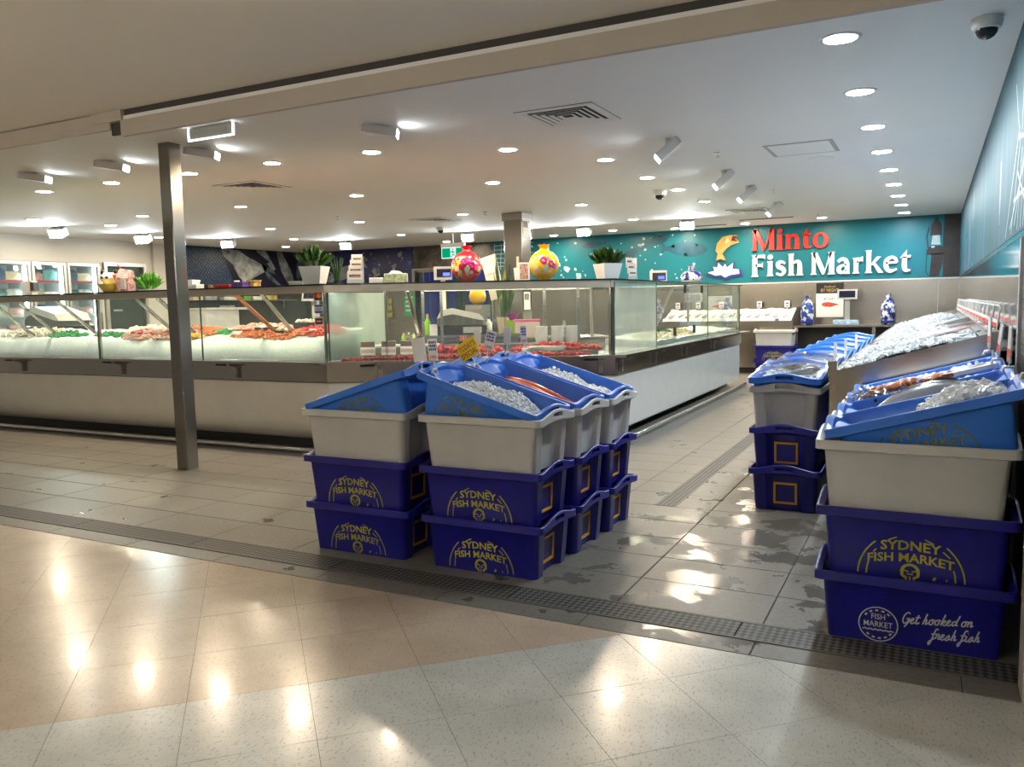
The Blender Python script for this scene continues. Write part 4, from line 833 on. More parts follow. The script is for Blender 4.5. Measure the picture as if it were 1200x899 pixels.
tubs = {}
def stack(x, y, rz, where, tilt, kinds=('blue', 'blue', 'white'), dx=0.0, key=None, dz=.72, group=None, jitter=True):
    for k, kd in enumerate(kinds):
        j = (lambda a: rnd.uniform(-a, a)) if jitter and k else (lambda a: 0)
        put(kd, (x + j(.006), y + j(.004), PITCH * k), rz + j(.008), f'{KN[kd]} {LV[k]}, {where}', group=group)
    o = put('tub', (x + dx, y, dz), rz, f'{KN["tub"]} tilted on top, {where}', tilt, group); tubs[key] = o
TILT = math.radians(17)
rows = ('front row', 'middle row', 'back row')
for r in range(3):
    y = 4.085 + .515 * r
    stack(-3.08 - .00 * r, y, 0, f'island left column, {rows[r]}', -TILT, dx=.085, key=('L', r), dz=.77)
    stack(-2.215 + .015 * r, y - .005, 0, f'island right column, {rows[r]}', TILT, dx=-.085, key=('R', r), dz=.77)
rows4 = ('nearest the mall', 'second from the mall', 'third from the mall', 'against the steel display')
TR = math.radians(15.5)
for r in range(4):
    y = 3.965 + .487 * r
    stack(-.055, y, 0, f'right wall row, {rows4[r]}', -TR, kinds=('script', 'blue', 'white') if r == 0 else ('blue', 'blue', 'white'), dx=.085, key=('W', r), dz=.775)
ordn = ('nearest the entrance', 'second from the entrance', 'third from the entrance', 'fourth from the entrance', 'fifth from the entrance', 'sixth from the entrance', 'farthest from the entrance')
for r in range(7):
    y = 6.235 + .79 * r
    stack(-.905, y, PI / 2, f'aisle row, {ordn[r]}', -math.radians(5), dx=0, key=('A', r), dz=.72)
# stack at the back wall: two blue crates, one white
for k, (kd, z) in enumerate((('blue', 0), ('blue', PITCH), ('white', PITCH * 2))): put(kd, (-2.74, 16.55, z), 0, f'{KN[kd]} {LV[k]}, lone stack under the back ice bench')

# ------------------------------------------------------------------ what lies in the tubs
def in_tub(o, key): t = tubs[key]; o.location = t.location; o.rotation_euler = t.rotation_euler; return o
def sst(a, b, x): t = min(1, max(0, (x - a) / (b - a))); return t * t * (3 - 2 * t)
def tub_ice(key, fz, x0, x1, n, r, label, m=None):
    b = MB(); y0 = .195; nx, ny = 26, 14; g = []
    for i in range(nx + 1):
        x = x0 + (x1 - x0) * i / nx; g.append([])
        for j in range(ny + 1): y = -y0 + 2 * y0 * j / ny; g[-1].append(b.pt((x, y, fz(x, y) + .008 * n3(x * 40, y * 40, 3))))
    for i in range(nx):
        for j in range(ny): b.face((g[i][j], g[i + 1][j], g[i + 1][j + 1], g[i][j + 1]))
    for _ in range(n): x, y = rnd.uniform(x0 + .01, x1 - .01), rnd.uniform(-y0 + .012, y0 - .012); lump(b, (x, y, fz(x, y) + rnd.uniform(-.3, .8) * r), r * rnd.uniform(.6, 1.15), .3)
    return tag(in_tub(b.build('ice', m or ICE, None, 50), key), label, 'ice', kind='stuff')
tub_ice(('R', 0), lambda x, y: .178 + .04 * sst(.33, .1, x) * sst(-.3, -.15, x) + .03 * n3(x * 6, y * 6), -.28, .31, 900, .0125, 'crushed ice filling the front bright blue tub of the crate island')
tub_ice(('R', 2), lambda x, y: .165 + .04 * sst(.33, .1, x) * sst(-.3, -.2, x) + .03 * n3(x * 6, y * 6, 9), -.27, .31, 800, .013, 'crushed ice filling the back bright blue tub of the crate island')
tub_ice(('R', 1), lambda x, y: .12 + .02 * n3(x * 6, y * 6, 4), -.3, .31, 300, .013, 'thin crushed ice under the red fish')
tub_ice(('W', 0), lambda x, y: .02 + .245 * sst(-.26, .12, x) - .03 * sst(.24, .33, x) + .025 * n3(x * 7, y * 7, 2), -.20, .325, 700, .020, 'chunky ice heaped in the tub nearest the mall by the right wall')
tub_ice(('W', 1), lambda x, y: .14 + .03 * sst(-.2, .2, x) + .02 * n3(x * 7, y * 7, 5), -.3, .32, 260, .016, 'ice under the long silver fish')
tub_ice(('W', 2), lambda x, y: .215 + .03 * n3(x * 5, y * 5, 6), -.3, .32, 420, .017, 'ice in the tub of brown crabs')
tub_ice(('W', 3), lambda x, y: .235 + .03 * n3(x * 5, y * 5, 8), -.3, .32, 520, .017, 'ice in the tub against the steel display')
for r in range(5): tub_ice(('A', r), lambda x, y, r=r: .215 + .03 * n3(x * 5, y * 5, r), -.3, .3, 160, .016, f'ice in the aisle row tub {ordn[r]}')
def fish_mat(name, belly, back, axis=1):
    t = NT(name); sep = t.add('ShaderNodeSeparateXYZ'); t.l.new(t.co(), sep.inputs[0])
    v = t.math('ADD', t.math('MULTIPLY', sep.outputs[axis], 6.0), .5); v = t.math('ADD', v, t.math('MULTIPLY', t.noise(t.co(), 30, 4), .12))
    t.put('Base Color', t.ramp(v, [(.30, belly), (.62, tuple(x * .8 for x in belly)), (.74, back)])); t.put('Roughness', .22); t.put('Metallic', .25); return t.m
F_SILV = fish_mat('silver_fish_skin', (.42, .43, .45), (.010, .011, .014)); F_RED = fish_mat('red_fish_skin', (.62, .12, .07), (.50, .07, .04)); F_GREY = fish_mat('grey_fish_skin', (.42, .42, .43), (.06, .06, .065))
EYE = mat('fish_eye', (.01, .01, .01), .1)
def fish(label, L, H, W, m, M, bend=0.0, slim=False):
    f = thing('fish', label, 'fish'); f.matrix_world = M
    prof = [(0, .02), (.04, .30), (.10, .55), (.2, .82), (.34, 1), (.5, .95), (.65, .72), (.8, .40), (.88, .20), (.92, .16)]
    rings = []
    for u, k in prof:
        cx = L * (u - .46); cy = bend * (u - .5) ** 2
        rings.append([(cx, cy + H / 2 * k * math.cos(2 * PI * j / 12), W / 2 * max(.12, k) * math.sin(2 * PI * j / 12)) for j in range(12)])
    MB().loft(rings).build('body', m, f, 70); cy = bend * .18; e = L * .46
    MB().prism([(e - .02 * L, cy - .012), (e + .11 * L, cy - H * .42), (e + .05 * L, cy), (e + .11 * L, cy + H * .42), (e - .02 * L, cy + .012)], -.004, .004).build('tail', m, f)
    MB().prism([(-.05 * L, H * .45), (.10 * L, H * .62), (.22 * L, H * .36)], -.003, .003).build('fin', m, f)
    MB().lathe([(.001, W * .16), (.009, W * .17), (.010, W * .10)], 10, (-.39 * L, H * .09, W * .12)).build('eye', EYE, f); return f
def tubM(key, p, rz=0, rx=0): t = tubs[key]; return Matrix.Translation(t.location) @ t.rotation_euler.to_matrix().to_4x4() @ Matrix.Translation(p) @ Matrix.Rotation(rz, 4, 'Z') @ Matrix.Rotation(rx, 4, 'X')
fish('long red fish lying in the middle island tub, nearer the aisle', .60, .095, .075, F_RED, tubM(('R', 1), (.03, -.05, .195), -.10), .12)
fish('long red fish lying in the middle island tub, on its far side', .58, .095, .075, F_RED, tubM(('R', 1), (.0, .06, .19), -.05), .12)
fish('long silver fish with a black back, on top in the second wall tub', .62, .15, .09, F_SILV, tubM(('W', 1), (.03, -.03, .25), .05, .75), -.25)
fish('silver fish half hidden beneath the black backed fish', .55, .13, .08, F_SILV, tubM(('W', 1), (-.02, .10, .205), -.03, .4), -.1)
CRAB = mat('crab_shell', (.42, .12, .05), .4, var=.35, vscale=25)
def crab(label, M):
    c = thing('crab', label, 'crab'); c.matrix_world = M
    MB().lathe([(.001, -.018), (.05, -.012), (.066, .004), (.055, .020), (.03, .030), (.001, .033)], 14, (0, 0, 0), 1.15, .8).build('shell', CRAB, c, 60)
    for sg in (-1, 1):
        for k in range(3): MB().tube([(sg * .05, -.02 + .02 * k, 0), (sg * .095, -.03 + .03 * k, .012), (sg * .115, -.05 + .03 * k, -.012)], .007, 5, [.008, .007, .003]).build('leg', CRAB, c)
        MB().tube([(sg * .045, .035, .003), (sg * .085, .06, .01), (sg * .05, .092, .01), (sg * .02, .085, .01)], .012, 6, [.009, .012, .016, .004]).build('claw', CRAB, c, 60)
for (x, y, z, a, lab) in ((-.17, -.05, .275, .4, 'red brown crab at the low end of the third wall tub'), (-.07, .03, .275, 1.6, 'brown crab beside the first crab on the ice'), (.10, -.02, .27, 2.6, 'brown crab near the middle of the third wall tub'), (-.24, .02, .255, 3.9, 'small brown crab at the low corner of the third wall tub')): crab(lab, tubM(('W', 2), (x, y, z), a))
pk = thing('fish_pack', 'white wrapped pack with a grey fillet lying on the crab tub', 'food pack'); pk.matrix_world = tubM(('W', 2), (.22, -.02, .268), .05)
MB().box(-.13, .13, -.09, .09, 0, .022).build('tray', PAPER, pk); MB().lathe([(.001, .03), (.05, .028), (.06, .0221)], 14, (0, 0, 0), 1.7, .8).build('fillet', F_GREY, pk, 60)
def film(key, x0, x1, y0, y1, z, amp, label, seed):
    b = MB(); n = 16; g = [[b.pt((x0 + (x1 - x0) * i / n, y0 + (y1 - y0) * j / n, z + amp * n3(i * .5 + seed, j * .5) + amp * .5 * n3(i * 1.3, j * 1.3 + seed) - (.02 if j in (0, n) or i in (0, n) else 0))) for j in range(n + 1)] for i in range(n + 1)]
    for i in range(n):
        for j in range(n): b.face((g[i][j], g[i + 1][j], g[i + 1][j + 1], g[i][j + 1]))
    return tag(in_tub(b.build('plastic_film', FILM, None, 80), key), label, 'plastic wrap')
film(('W', 2), -.40, -.16, -.25, .25, .285, .018, 'clear plastic film crumpled over the low end of the crab tub', 1)
film(('A', 0), -.395, .395, -.25, .25, .285, .016, 'clear plastic film stretched over the first aisle tub', 5)
film(('A', 1), -.395, .395, -.25, .25, .285, .016, 'clear plastic film over the second aisle tub', 9)
for k, (r, x, y, a) in enumerate(((0, .12, -.02, .5), (0, -.05, -.08, 1.2), (1, -.1, -.02, .4), (1, -.22, -.1, .9), (2, -.1, -.02, .6), (3, -.12, 0, .5))): fish(('large grey fish under film in', 'smaller grey fish under film in')[k % 2] + f' the aisle tub {ordn[r]}' if r == 0 else ('grey fish on ice in', 'second grey fish on ice in')[0 if k in (2, 4, 5) else 1] + f' the aisle tub {ordn[r]}', .34, .11, .06, F_GREY, tubM(('A', r), (x, y, .26), a + 1.2, .2))

# ------------------------------------------------------------------ price tags
WIRE = mat('white_wire', (.68, .68, .66), .35)
def price_tag(label, loc, rz, w, h, kind, lean=0.0, ay=0.0, group=None, stick=.05):
    t = thing('price_tag', label, 'price tag', loc, 0, group, (lean, ay, rz))
    MB().tube([(0, .004, -stick), (0, .004, h * .5)], .004, 5).build('stick', WIRE, t); MB().tube([(0, -.022, -stick - .02), (0, -.016, -stick), (0, .02, -stick), (0, .03, -stick - .03)], .008, 6).build('clip', WIRE, t, 60)
    if kind == 'yellow':
        MB().box(-w / 2, w / 2, -.001, .001, 0, h).build('card', mat('yellow_card', (.85, .62, .02), .5), t)
        b = MB(); add_text(b, "TODAY'S", lambda x, y: (x, -.0016, h * .53 + y), h * .42, .014, 0, w * .86); add_text(b, 'SPECIAL', lambda x, y: (x, -.0016, h * .12 + y), h * .42, .014, 0, w * .86); b.build('lettering', RED_INK, t)
        return t
    if kind == 'hoop':
        MB().box(-w / 2, w / 2, -.001, .001, .012, h * .42).build('card', PAPER, t); MB().box(-w * .5, w * .5, -.0016, .0016, .014, h * .26).build('figures', mat('red_band', (.75, .08, .05), .5), t)
        MB().tube([(-w / 2, .002, -.02), (-w / 2, .002, h * .9), (-w * .3, .002, h), (w * .3, .002, h), (w / 2, .002, h * .9), (w / 2, .002, -.02)], .0055, 5).build('wire_frame', WIRE, t); return t
    MB().box(-w / 2, w / 2, -.001, .001, 0, h).build('card', PAPER, t)
    if kind == 'print':
        b = MB(); rr = random.Random(len(label))
        for k, y in enumerate((.84, .68, .52)):
            x = -.40
            while x < .38: ww = rr.uniform(.08, .2); b.poly([(x * w, -.0016, (y - .055) * h), (min(.42, x + ww) * w, -.0016, (y - .055) * h), (min(.42, x + ww) * w, -.0016, (y + .06) * h), (x * w, -.0016, (y + .06) * h)]); x += ww + .05
        b.build('lettering', BLUE_INK, t)
        b = MB(); add_text(b, '1999', lambda x, y: (x, -.0016, h * .07 + y), h * .25, .01, 0, w * .66); b.build('figures', RED_INK, t)
    if kind == 'edge':
        MB().box(-w / 2, w / 2, -.0016, -.0011, h * .02, h * .30).build('figures', mat('red_band', (.75, .08, .05), .5), t); MB().box(-w / 2, w / 2, .0011, .0016, h * .02, h * .36).build('figures', mat('red_band', (.75, .08, .05), .5), t)
        MB().tube([(-w / 2, .003, -.02), (-w / 2, .003, h * 1.02), (w / 2, .003, h * 1.02), (w / 2, .003, -.02)], .004, 5).build('wire_frame', WIRE, t)
    return t
price_tag('blank white back of a price card, leftmost on the crate island', (-2.665, 3.99, 1.175), .05, .088, .14, 'blank', 0, -.12)
price_tag('white price card with blue lettering and red figures, front island tub', (-2.55, 3.95, 1.185), .02, .062, .125, 'print', 0, -.05)
price_tag("yellow TODAY'S SPECIAL card on the middle island tub", (-2.545, 4.38, 1.175), -.1, .155, .115, 'yellow', 0, -.50)
price_tag('white price card with blue lettering behind the yellow card', (-2.475, 4.46, 1.215), .1, .066, .125, 'print', 0, .26)
price_tag('narrow blank white card standing left behind the yellow card', (-2.57, 4.50, 1.245), .1, .045, .10, 'blank')
price_tag('blank white back of a price card on the back island tub', (-2.57, 4.9, 1.225), .05, .052, .12, 'blank', 0, .06)
price_tag('white price card with red figures on the back island tub', (-2.465, 4.95, 1.23), .05, .045, .12, 'print', 0, -.03)
for x, y, z, ay, lab in ((.265, 5.05, 1.235, .02, 'edge on red and white price card clipped to the tub against the steel display'), (.285, 4.66, 1.215, .35, 'leaning price card clipped to the crab tub'), (.30, 4.22, 1.215, .07, 'edge on red and white price card clipped to the silver fish tub'), (.335, 3.80, 1.22, .1, 'edge on price card clipped to the front wall tub')):
    price_tag(lab, (x, y, z), 0, .042, .14, 'edge', 0, 0, stick=.04).rotation_euler = (0, ay, -PI / 2 + .20)

# ------------------------------------------------------------------ sloping stainless ice display beside the right wall
dsp = thing('ice_display', 'long sloping stainless display bench heaped with ice, beside the right wall', 'display bench', (0, 0, 0))
DY0, DY1, DXL, DXR = 5.76, 15.4, -.605, .30
def dz(x): return 1.005 + (x - DXL) / (DXR - DXL) * .25
b = MB(); b.loft([[(DXL, DY0, .02), (DXR + .06, DY0, .02), (DXR + .06, DY0, dz(DXR) + .02), (DXL, DY0, dz(DXL))], [(DXL, DY0 + .03, .02), (DXR + .06, DY0 + .03, .02), (DXR + .06, DY0 + .03, dz(DXR) + .02), (DXL, DY0 + .03, dz(DXL))]]); b.build('front_panel', STEEL, dsp)
b = MB(); b.loft([[(DXL, DY1, .02), (DXR + .06, DY1, .02), (DXR + .06, DY1, dz(DXR) + .02), (DXL, DY1, dz(DXL))], [(DXL, DY1 + .03, .02), (DXR + .06, DY1 + .03, .02), (DXR + .06, DY1 + .03, dz(DXR) + .02), (DXL, DY1 + .03, dz(DXL))]]); b.build('end_panel', STEEL, dsp)
MB().box(DXL, DXL + .03, DY0 + .03, DY1, .02, dz(DXL)).build('side_panel', STEEL, dsp)
MB().box(DXR, DXR + .06, DY0 + .03, DY1, dz(DXR) - .06, dz(DXR) + .02).box(DXR + .06, .415, DY0 + .0, DY1 + .03, dz(DXR) - .10, dz(DXR) - .08).build('rear_rail', STEEL, dsp)
b = MB(); b.poly([(DXL + .03, DY0 + .03, dz(DXL) - .09), (DXR, DY0 + .03, dz(DXR) - .09), (DXR, DY1, dz(DXR) - .09), (DXL + .03, DY1, dz(DXL) - .09)]); b.build('tray', STEEL_D, dsp)
MB().box(DXL - .012, DXL + .045, DY0 - .01, DY0 + .06, dz(DXL) - .03, dz(DXL) + .075).build('corner_bracket', STEEL, dsp)
MB().box(DXL + .08, DXR, DY0 + .3, DY1 - .3, .02, .6).build('base_cabinet', STEEL_D, dsp)
def disp_ice(x, y): return dz(x) - .035 + .05 * math.sin(PI * min(1, max(0, (x - DXL) / (DXR - DXL)))) ** .7 * sst(DY1, DY1 - .8, y) + .028 * n3(x * 5, y * 5, 1) + .018 * n3(x * 18, y * 18, 1) - .04 * sst(DXR - .25, DXR - .03, x)
b = MB(); nx, ny = 24, 210; g = [[b.pt((DXL + .032 + (DXR - DXL - .034) * i / nx, DY0 + .032 + (DY1 - DY0 - .034) * j / ny, disp_ice(DXL + .032 + (DXR - DXL - .034) * i / nx, DY0 + .032 + (DY1 - DY0 - .034) * j / ny))) for j in range(ny + 1)] for i in range(nx + 1)]
for i in range(nx):
    for j in range(ny): b.face((g[i][j], g[i + 1][j], g[i + 1][j + 1], g[i][j + 1]))
for xx in (8.9,):
    MB().loft([[(DXL + .03, xx, dz(DXL) - .05), (DXR, xx, dz(DXR) - .05), (DXR, xx, dz(DXR) + .035), (DXL + .03, xx, dz(DXL) + .035)], [(DXL + .03, xx + .02, dz(DXL) - .05), (DXR, xx + .02, dz(DXR) - .05), (DXR, xx + .02, dz(DXR) + .035), (DXL + .03, xx + .02, dz(DXL) + .035)]]).build('divider', STEEL, dsp)
for _ in range(2600):
    y = DY0 + .04 + (DY1 - DY0 - .1) * rnd.random() ** 1.6; x = rnd.uniform(DXL + .05, DXR - .03); lump(b, (x, y, disp_ice(x, y) + .004), rnd.uniform(.010, .020), .35)
tag(b.build('ice_bed', ICE_D, None, 50), 'bed of crushed ice on the sloping stainless display', 'ice', kind='stuff')
for k, (x, y, a, L, m, lab) in enumerate(((-.10, 6.7, .35, .5, F_GREY, 'grey fish half buried in ice near the front of the steel display'), (.05, 7.1, -.2, .55, fish_mat('pink_fish_skin', (.62, .34, .32), (.55, .18, .16)), 'pink fish lying across the ice of the steel display'), (-.30, 8.6, .5, .6, F_SILV, 'dark backed fish hanging over the left edge of the steel display'), (0, 8.3, .1, .6, F_GREY, 'grey fish on the ice halfway along the steel display'), (.1, 9.6, .2, .6, F_SILV, 'silver fish on the ice at the far part of the steel display'), (-.05, 9.2, -.1, .5, F_RED, 'reddish fish near the far part of the steel display'), (-.32, 6.25, .6, .42, F_SILV, 'small dark backed fish near the front left of the steel display'), (-.05, 7.6, .1, .5, F_GREY, 'grey fish beside the pink fish on the steel display'), (.08, 6.35, -.4, .36, F_GREY, 'short grey fish at the front edge of the steel display'), (.0, 10.4, .3, .6, F_GREY, 'grey fish near the far end of the steel display'))):
    M = Matrix.Translation((x, y, disp_ice(x, y) + .008)) @ Matrix.Rotation(-.27, 4, 'Y') @ Matrix.Rotation(a, 4, 'Z'); fish(lab, L, .13, .05, m, M)
for k in range(17):
    y = 6.0 + .55 * k; price_tag(f'wire hooped red and white price card, {NUM[k]} from the entrance along the steel display', (.338, y, 1.285), 0, .062, .145, 'hoop', 0, 0, 'price cards along the steel display', .01).rotation_euler = (0, .20, -PI / 2 + .55 + rnd.uniform(-.12, .12))
for k, (x, y, h, lab) in enumerate(((-.60, 6.02, .16, 'white price card standing at the near left corner of the steel display'), (-.62, 7.0, .13, 'white price card on the left edge, second from the near corner'), (-.62, 8.0, .13, 'white price card on the left edge, third from the near corner'))): price_tag(lab, (x, y, 1.03), -1.2, .07, h, 'blank', 0, .06)

# ------------------------------------------------------------------ shop sign
SR = mat('sign_red', (.60, .030, .022), .35); SWH = mat('sign_white', (.86, .88, .90), .4); SGOLD = mat('sign_gold', (.52, .34, .10), .4, var=.12, vscale=8); SBLUE = mat('sign_blue', (.02, .03, .30), .35)
def V2(*p): return [Vector(q) for q in p]
def stem(x, y0, y1, w=.20, f=.05, top=True, bot=True, lean=.0):
    P = [(x - w / 2 - (f if bot else 0), y0), (x + w / 2 + (f if bot else 0), y0), (x + w / 2, y0 + .09), (x + w / 2, y1 - .09), (x + w / 2 + (f * .3 if top else 0), y1), (x - w / 2 - (f if top else 0), y1 - .02), (x - w / 2, y1 - .09), (x - w / 2, y0 + .09)]
    return [P]
def rb(pts, w0, n=5):
    P = cat_rom(V2(*pts), n); k = len(P) - 1
    if isinstance(w0, (list, tuple)): ws = [w0[min(len(w0) - 1, int(i / k * (len(w0) - 1)))] * (1 - (i / k * (len(w0) - 1)) % 1) + w0[min(len(w0) - 1, int(i / k * (len(w0) - 1)) + 1)] * ((i / k * (len(w0) - 1)) % 1) for i in range(k + 1)]
    else: ws = [w0] * (k + 1)
    return [[tuple(a) for a in q] for q in ribbon2d(P, ws)]
def ell(cx, cy, rx, ry, tx, ty, n=20): return [[(cx + rx * math.cos(a), cy + ry * math.sin(a)), (cx + rx * math.cos(c), cy + ry * math.sin(c)), (cx + (rx - tx) * math.cos(c), cy + (ry - ty) * math.sin(c)), (cx + (rx - tx) * math.cos(a), cy + (ry - ty) * math.sin(a))] for a, c in ((2 * PI * k / n, 2 * PI * (k + 1) / n) for k in range(n))]
XH = .70
GL = {'M': (1.12, lambda: stem(.14, 0, 1, .17, .06) + stem(.94, 0, 1, .22, .06) + [[(.05, 1), (.28, 1), (.64, .22), (.52, .0)], [(.52, 0), (.62, .1), (.86, 1), (.98, 1), (.60, .0)]]),
 'F': (.72, lambda: stem(.18, 0, 1, .22, .06) + [[(.2, 1), (.66, 1), (.66, .78), (.6, .86), (.2, .88)], [(.2, .58), (.5, .58), (.56, .66), (.56, .38), (.5, .46), (.2, .46)]]),
 'i': (.40, lambda: stem(.19, 0, XH, .21, .06) + [[(.19 + .125 * math.cos(2 * PI * k / 12), .88 + .115 * math.sin(2 * PI * k / 12)) for k in range(12)]]),
 'n': (.76, lambda: stem(.17, 0, XH, .20, .06) + stem(.57, 0, .40, .21, .06, False) + rb([(.2, .48), (.36, .62), (.52, .60), (.57, .40)], [.05, .12, .18, .21])),
 'h': (.76, lambda: stem(.17, 0, 1, .20, .06) + stem(.57, 0, .40, .21, .06, False) + rb([(.2, .48), (.36, .62), (.52, .60), (.57, .40)], [.05, .12, .18, .21])),
 't': (.50, lambda: [[(.02, .60), (.30, .95), (.30, .70), (.46, .72), (.46, .60)]] + rb([(.21, .66), (.21, .22), (.27, .08), (.46, .07)], [.20, .21, .17, .05])),
 'o': (.78, lambda: ell(.37, .35, .36, .37, .21, .10)),
 's': (.60, lambda: rb([(.48, .56), (.33, .65), (.16, .58), (.17, .44), (.36, .34), (.44, .20), (.32, .05), (.08, .12)], [.08, .12, .18, .19, .20, .18, .12, .10])),
 'a': (.72, lambda: stem(.50, 0.0, .46, .20, .03, False) + rb([(.10, .54), (.24, .65), (.42, .62), (.50, .44)], [.12, .14, .17, .20]) + rb([(.48, .38), (.26, .36), (.14, .24), (.18, .10), (.34, .08), (.48, .20)], [.08, .12, .19, .18, .12, .06])),
 'r': (.54, lambda: stem(.17, 0, XH, .20, .06) + rb([(.2, .44), (.32, .60), (.46, .62)], [.05, .14, .24])),
 'k': (.78, lambda: stem(.17, 0, 1, .20, .06) + [[(.24, .36), (.50, .70), (.70, .70), (.34, .34)], [(.30, .46), (.58, 0), (.80, 0), (.44, .46)]]),
 'e': (.68, lambda: rb([(.10, .40), (.34, .42), (.58, .43)], .09) + rb([(.57, .42), (.50, .60), (.33, .65), (.16, .54), (.12, .34), (.18, .14), (.34, .06), (.58, .14)], [.13, .13, .12, .18, .21, .19, .15, .06]))}
def sign_letters(txt, x0, x1, z0, H, m, lab):
    tot = sum(GL[c][0] if c != ' ' else .30 for c in txt); kx = (x1 - x0) / tot; x = x0; cnt = {}
    for i, c in enumerate(txt):
        if c == ' ': x += .30 * kx; continue
        o = thing('sign_letter', lab(c, i), 'sign letter', (x, 17.778, z0), 0, 'raised letters of the shop sign'); b = MB(); b.at(Matrix(((1, 0, 0, 0), (0, 0, 1, 0), (0, 1, 0, 0), (0, 0, 0, 1))))
        for q in GL[c][1](): b.prism([(p[0] * kx, p[1] * H) for p in q], -.05, 0)
        b.build('face', m, o); x += GL[c][0] * kx
w1 = {0: 'M', 1: 'i', 2: 'n', 3: 't', 4: 'o'}
sign_letters('Minto', -3.44, -1.90, 2.505, .44, SR, lambda c, i: f'raised red letter {c} of the upper word on the teal wall')
od = {0: 'first', 1: 'second', 2: 'third', 3: 'fourth', 5: 'fifth', 6: 'sixth', 7: 'seventh', 8: 'eighth', 9: 'ninth', 10: 'last'}
sign_letters('Fish Market', -3.45, -.41, 1.965, .45, SWH, lambda c, i: f'raised white letter {c}, {od[i]} letter of the lower line on the teal wall')
Mz = Matrix(((1, 0, 0, 0), (0, 0, 1, 0), (0, 1, 0, 0), (0, 0, 0, 1)))
ef = thing('fish_emblem', 'gold leaping fish emblem left of the red letters', 'sign', (-4.0, 17.778, 2.6))
MB().at(Mz).prism([(-.20, -.06), (-.17, .10), (-.06, .23), (.10, .26), (.28, .25), (.22, .18), (.30, .10), (.12, .05), (.02, -.03), (-.06, -.12), (.02, -.27), (-.05, -.25), (-.10, -.23), (-.19, -.27), (-.15, -.12)], -.045, 0).build('body', SGOLD, ef)
MB().at(Mz).prism([(.16, .235), (.27, .235), (.21, .175), (.27, .12), (.13, .14)], -.052, -.046).build('mouth', mat('sign_dark_red', (.10, .01, .01), .4), ef); MB().at(Mz).prism([(.02, .16), (.06, .20), (.09, .15), (.05, .10), (.0, .08)], -.052, -.046).build('gill', mat('sign_pale_gold', (.75, .62, .35), .4), ef)
es_ = thing('splash_emblem', 'white and blue water splash emblem under the gold fish', 'sign', (-4.03, 17.778, 2.12))
sp = [(-.36, -.04), (-.20, .0), (-.24, .10), (-.14, .07), (-.12, .19), (-.02, .08), (.04, .16), (.08, .07), (.22, .17), (.20, .04), (.35, .01), (.36, -.09), (.16, -.11), (.04, -.17), (-.06, -.10), (-.18, -.12)]
MB().at(Mz).prism([(x * 1.10, y * 1.16 - .012) for x, y in sp], -.03, 0).build('outline', SBLUE, es_); MB().at(Mz).prism([(x * .93, y * .88) for x, y in sp], -.045, -.031).build('splash', SWH, es_)

# ------------------------------------------------------------------ back bench with scale, vases, poster
bb = thing('back_bench', 'stainless bench along the back wall under the shop sign', 'bench', (0, 0, 0))
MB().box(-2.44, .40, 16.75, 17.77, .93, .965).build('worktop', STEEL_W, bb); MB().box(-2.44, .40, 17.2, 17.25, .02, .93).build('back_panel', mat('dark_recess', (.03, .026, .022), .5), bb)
for x in (-2.40, -1.0, .35): MB().box(x - .03, x + .03, 16.8, 16.86, 0, .93).build('leg', STEEL_D, bb)
ib = thing('ice_bench', 'stainless ice bench at the back wall behind the lone crate stack', 'display bench', (0, 0, 0))
MB().box(-5.2, -2.46, 16.85, 16.9, .12, 1.06).build('front_panel', STEEL_W, ib); MB().loft([[(-2.50, 16.9, .12), (-2.50, 17.7, .12), (-2.50, 17.7, 1.32), (-2.50, 16.9, 1.06)], [(-2.46, 16.9, .12), (-2.46, 17.7, .12), (-2.46, 17.7, 1.32), (-2.46, 16.9, 1.06)]]).build('side_panel', STEEL_W, ib)
MB().box(-5.2, -2.46, 17.68, 17.76, .12, 1.32).build('rear_panel', STEEL_W, ib); MB().box(-5.2, -2.5, 16.95, 17.6, 0, .12).build('plinth', PLINTH, ib)
def bz(x, y): return 1.03 + .27 * (y - 16.9) / .8 + .03 * n3(x * 8, y * 8)
o = heightfield('ice_bed', ICE, -5.15, -2.52, 16.9, 17.67, bz, 60, 16, .9); tag(o, 'ice on the bench at the back wall', 'ice', kind='stuff')
for k in range(14): x = -5.0 + .18 * k; fish(f'pale fish on the back wall ice bench, number {k + 1} counted from the left', .24, .08, .05, F_GREY, Matrix.Translation((x, 17.15 + .12 * (k % 2), bz(x, 17.2) + .03)) @ Matrix.Rotation(.3, 4, 'X') @ Matrix.Rotation(1.3, 4, 'Z'))['group'] = 'small fish on the back ice bench'
def small_tag(lab, x, y, z, w=.10, h=.13):
    t = thing('price_tag', lab, 'price tag', (x, y, z)); MB().box(-w / 2, w / 2, -.004, .004, 0, h).build('card', PAPER, t); MB().box(-w * .32, w * .32, -.006, -.004, h * .5, h * .72).build('lettering', BLUE_INK, t); MB().box(-w * .25, w * .25, -.006, -.004, h * .12, h * .3).build('figures', RED_INK, t); MB().tube([(0, .004, -.06), (0, .004, .05)], .006, 5).build('stick', WIRE, t)
small_tag('white price ticket on the back rail, left of the bench end', -3.26, 17.66, 1.32); small_tag('white price ticket on the back rail, right by the bench end', -2.70, 17.66, 1.32); small_tag('white price ticket at the bench front above the white crate', -2.77, 16.86, 1.00)
for k, (x, l) in enumerate(((-5.0, 'first'), (-4.55, 'second'), (-4.05, 'third'))): small_tag(f'{l} price ticket on the back rail, seen through the aisle counter glass', x, 17.66, 1.32)
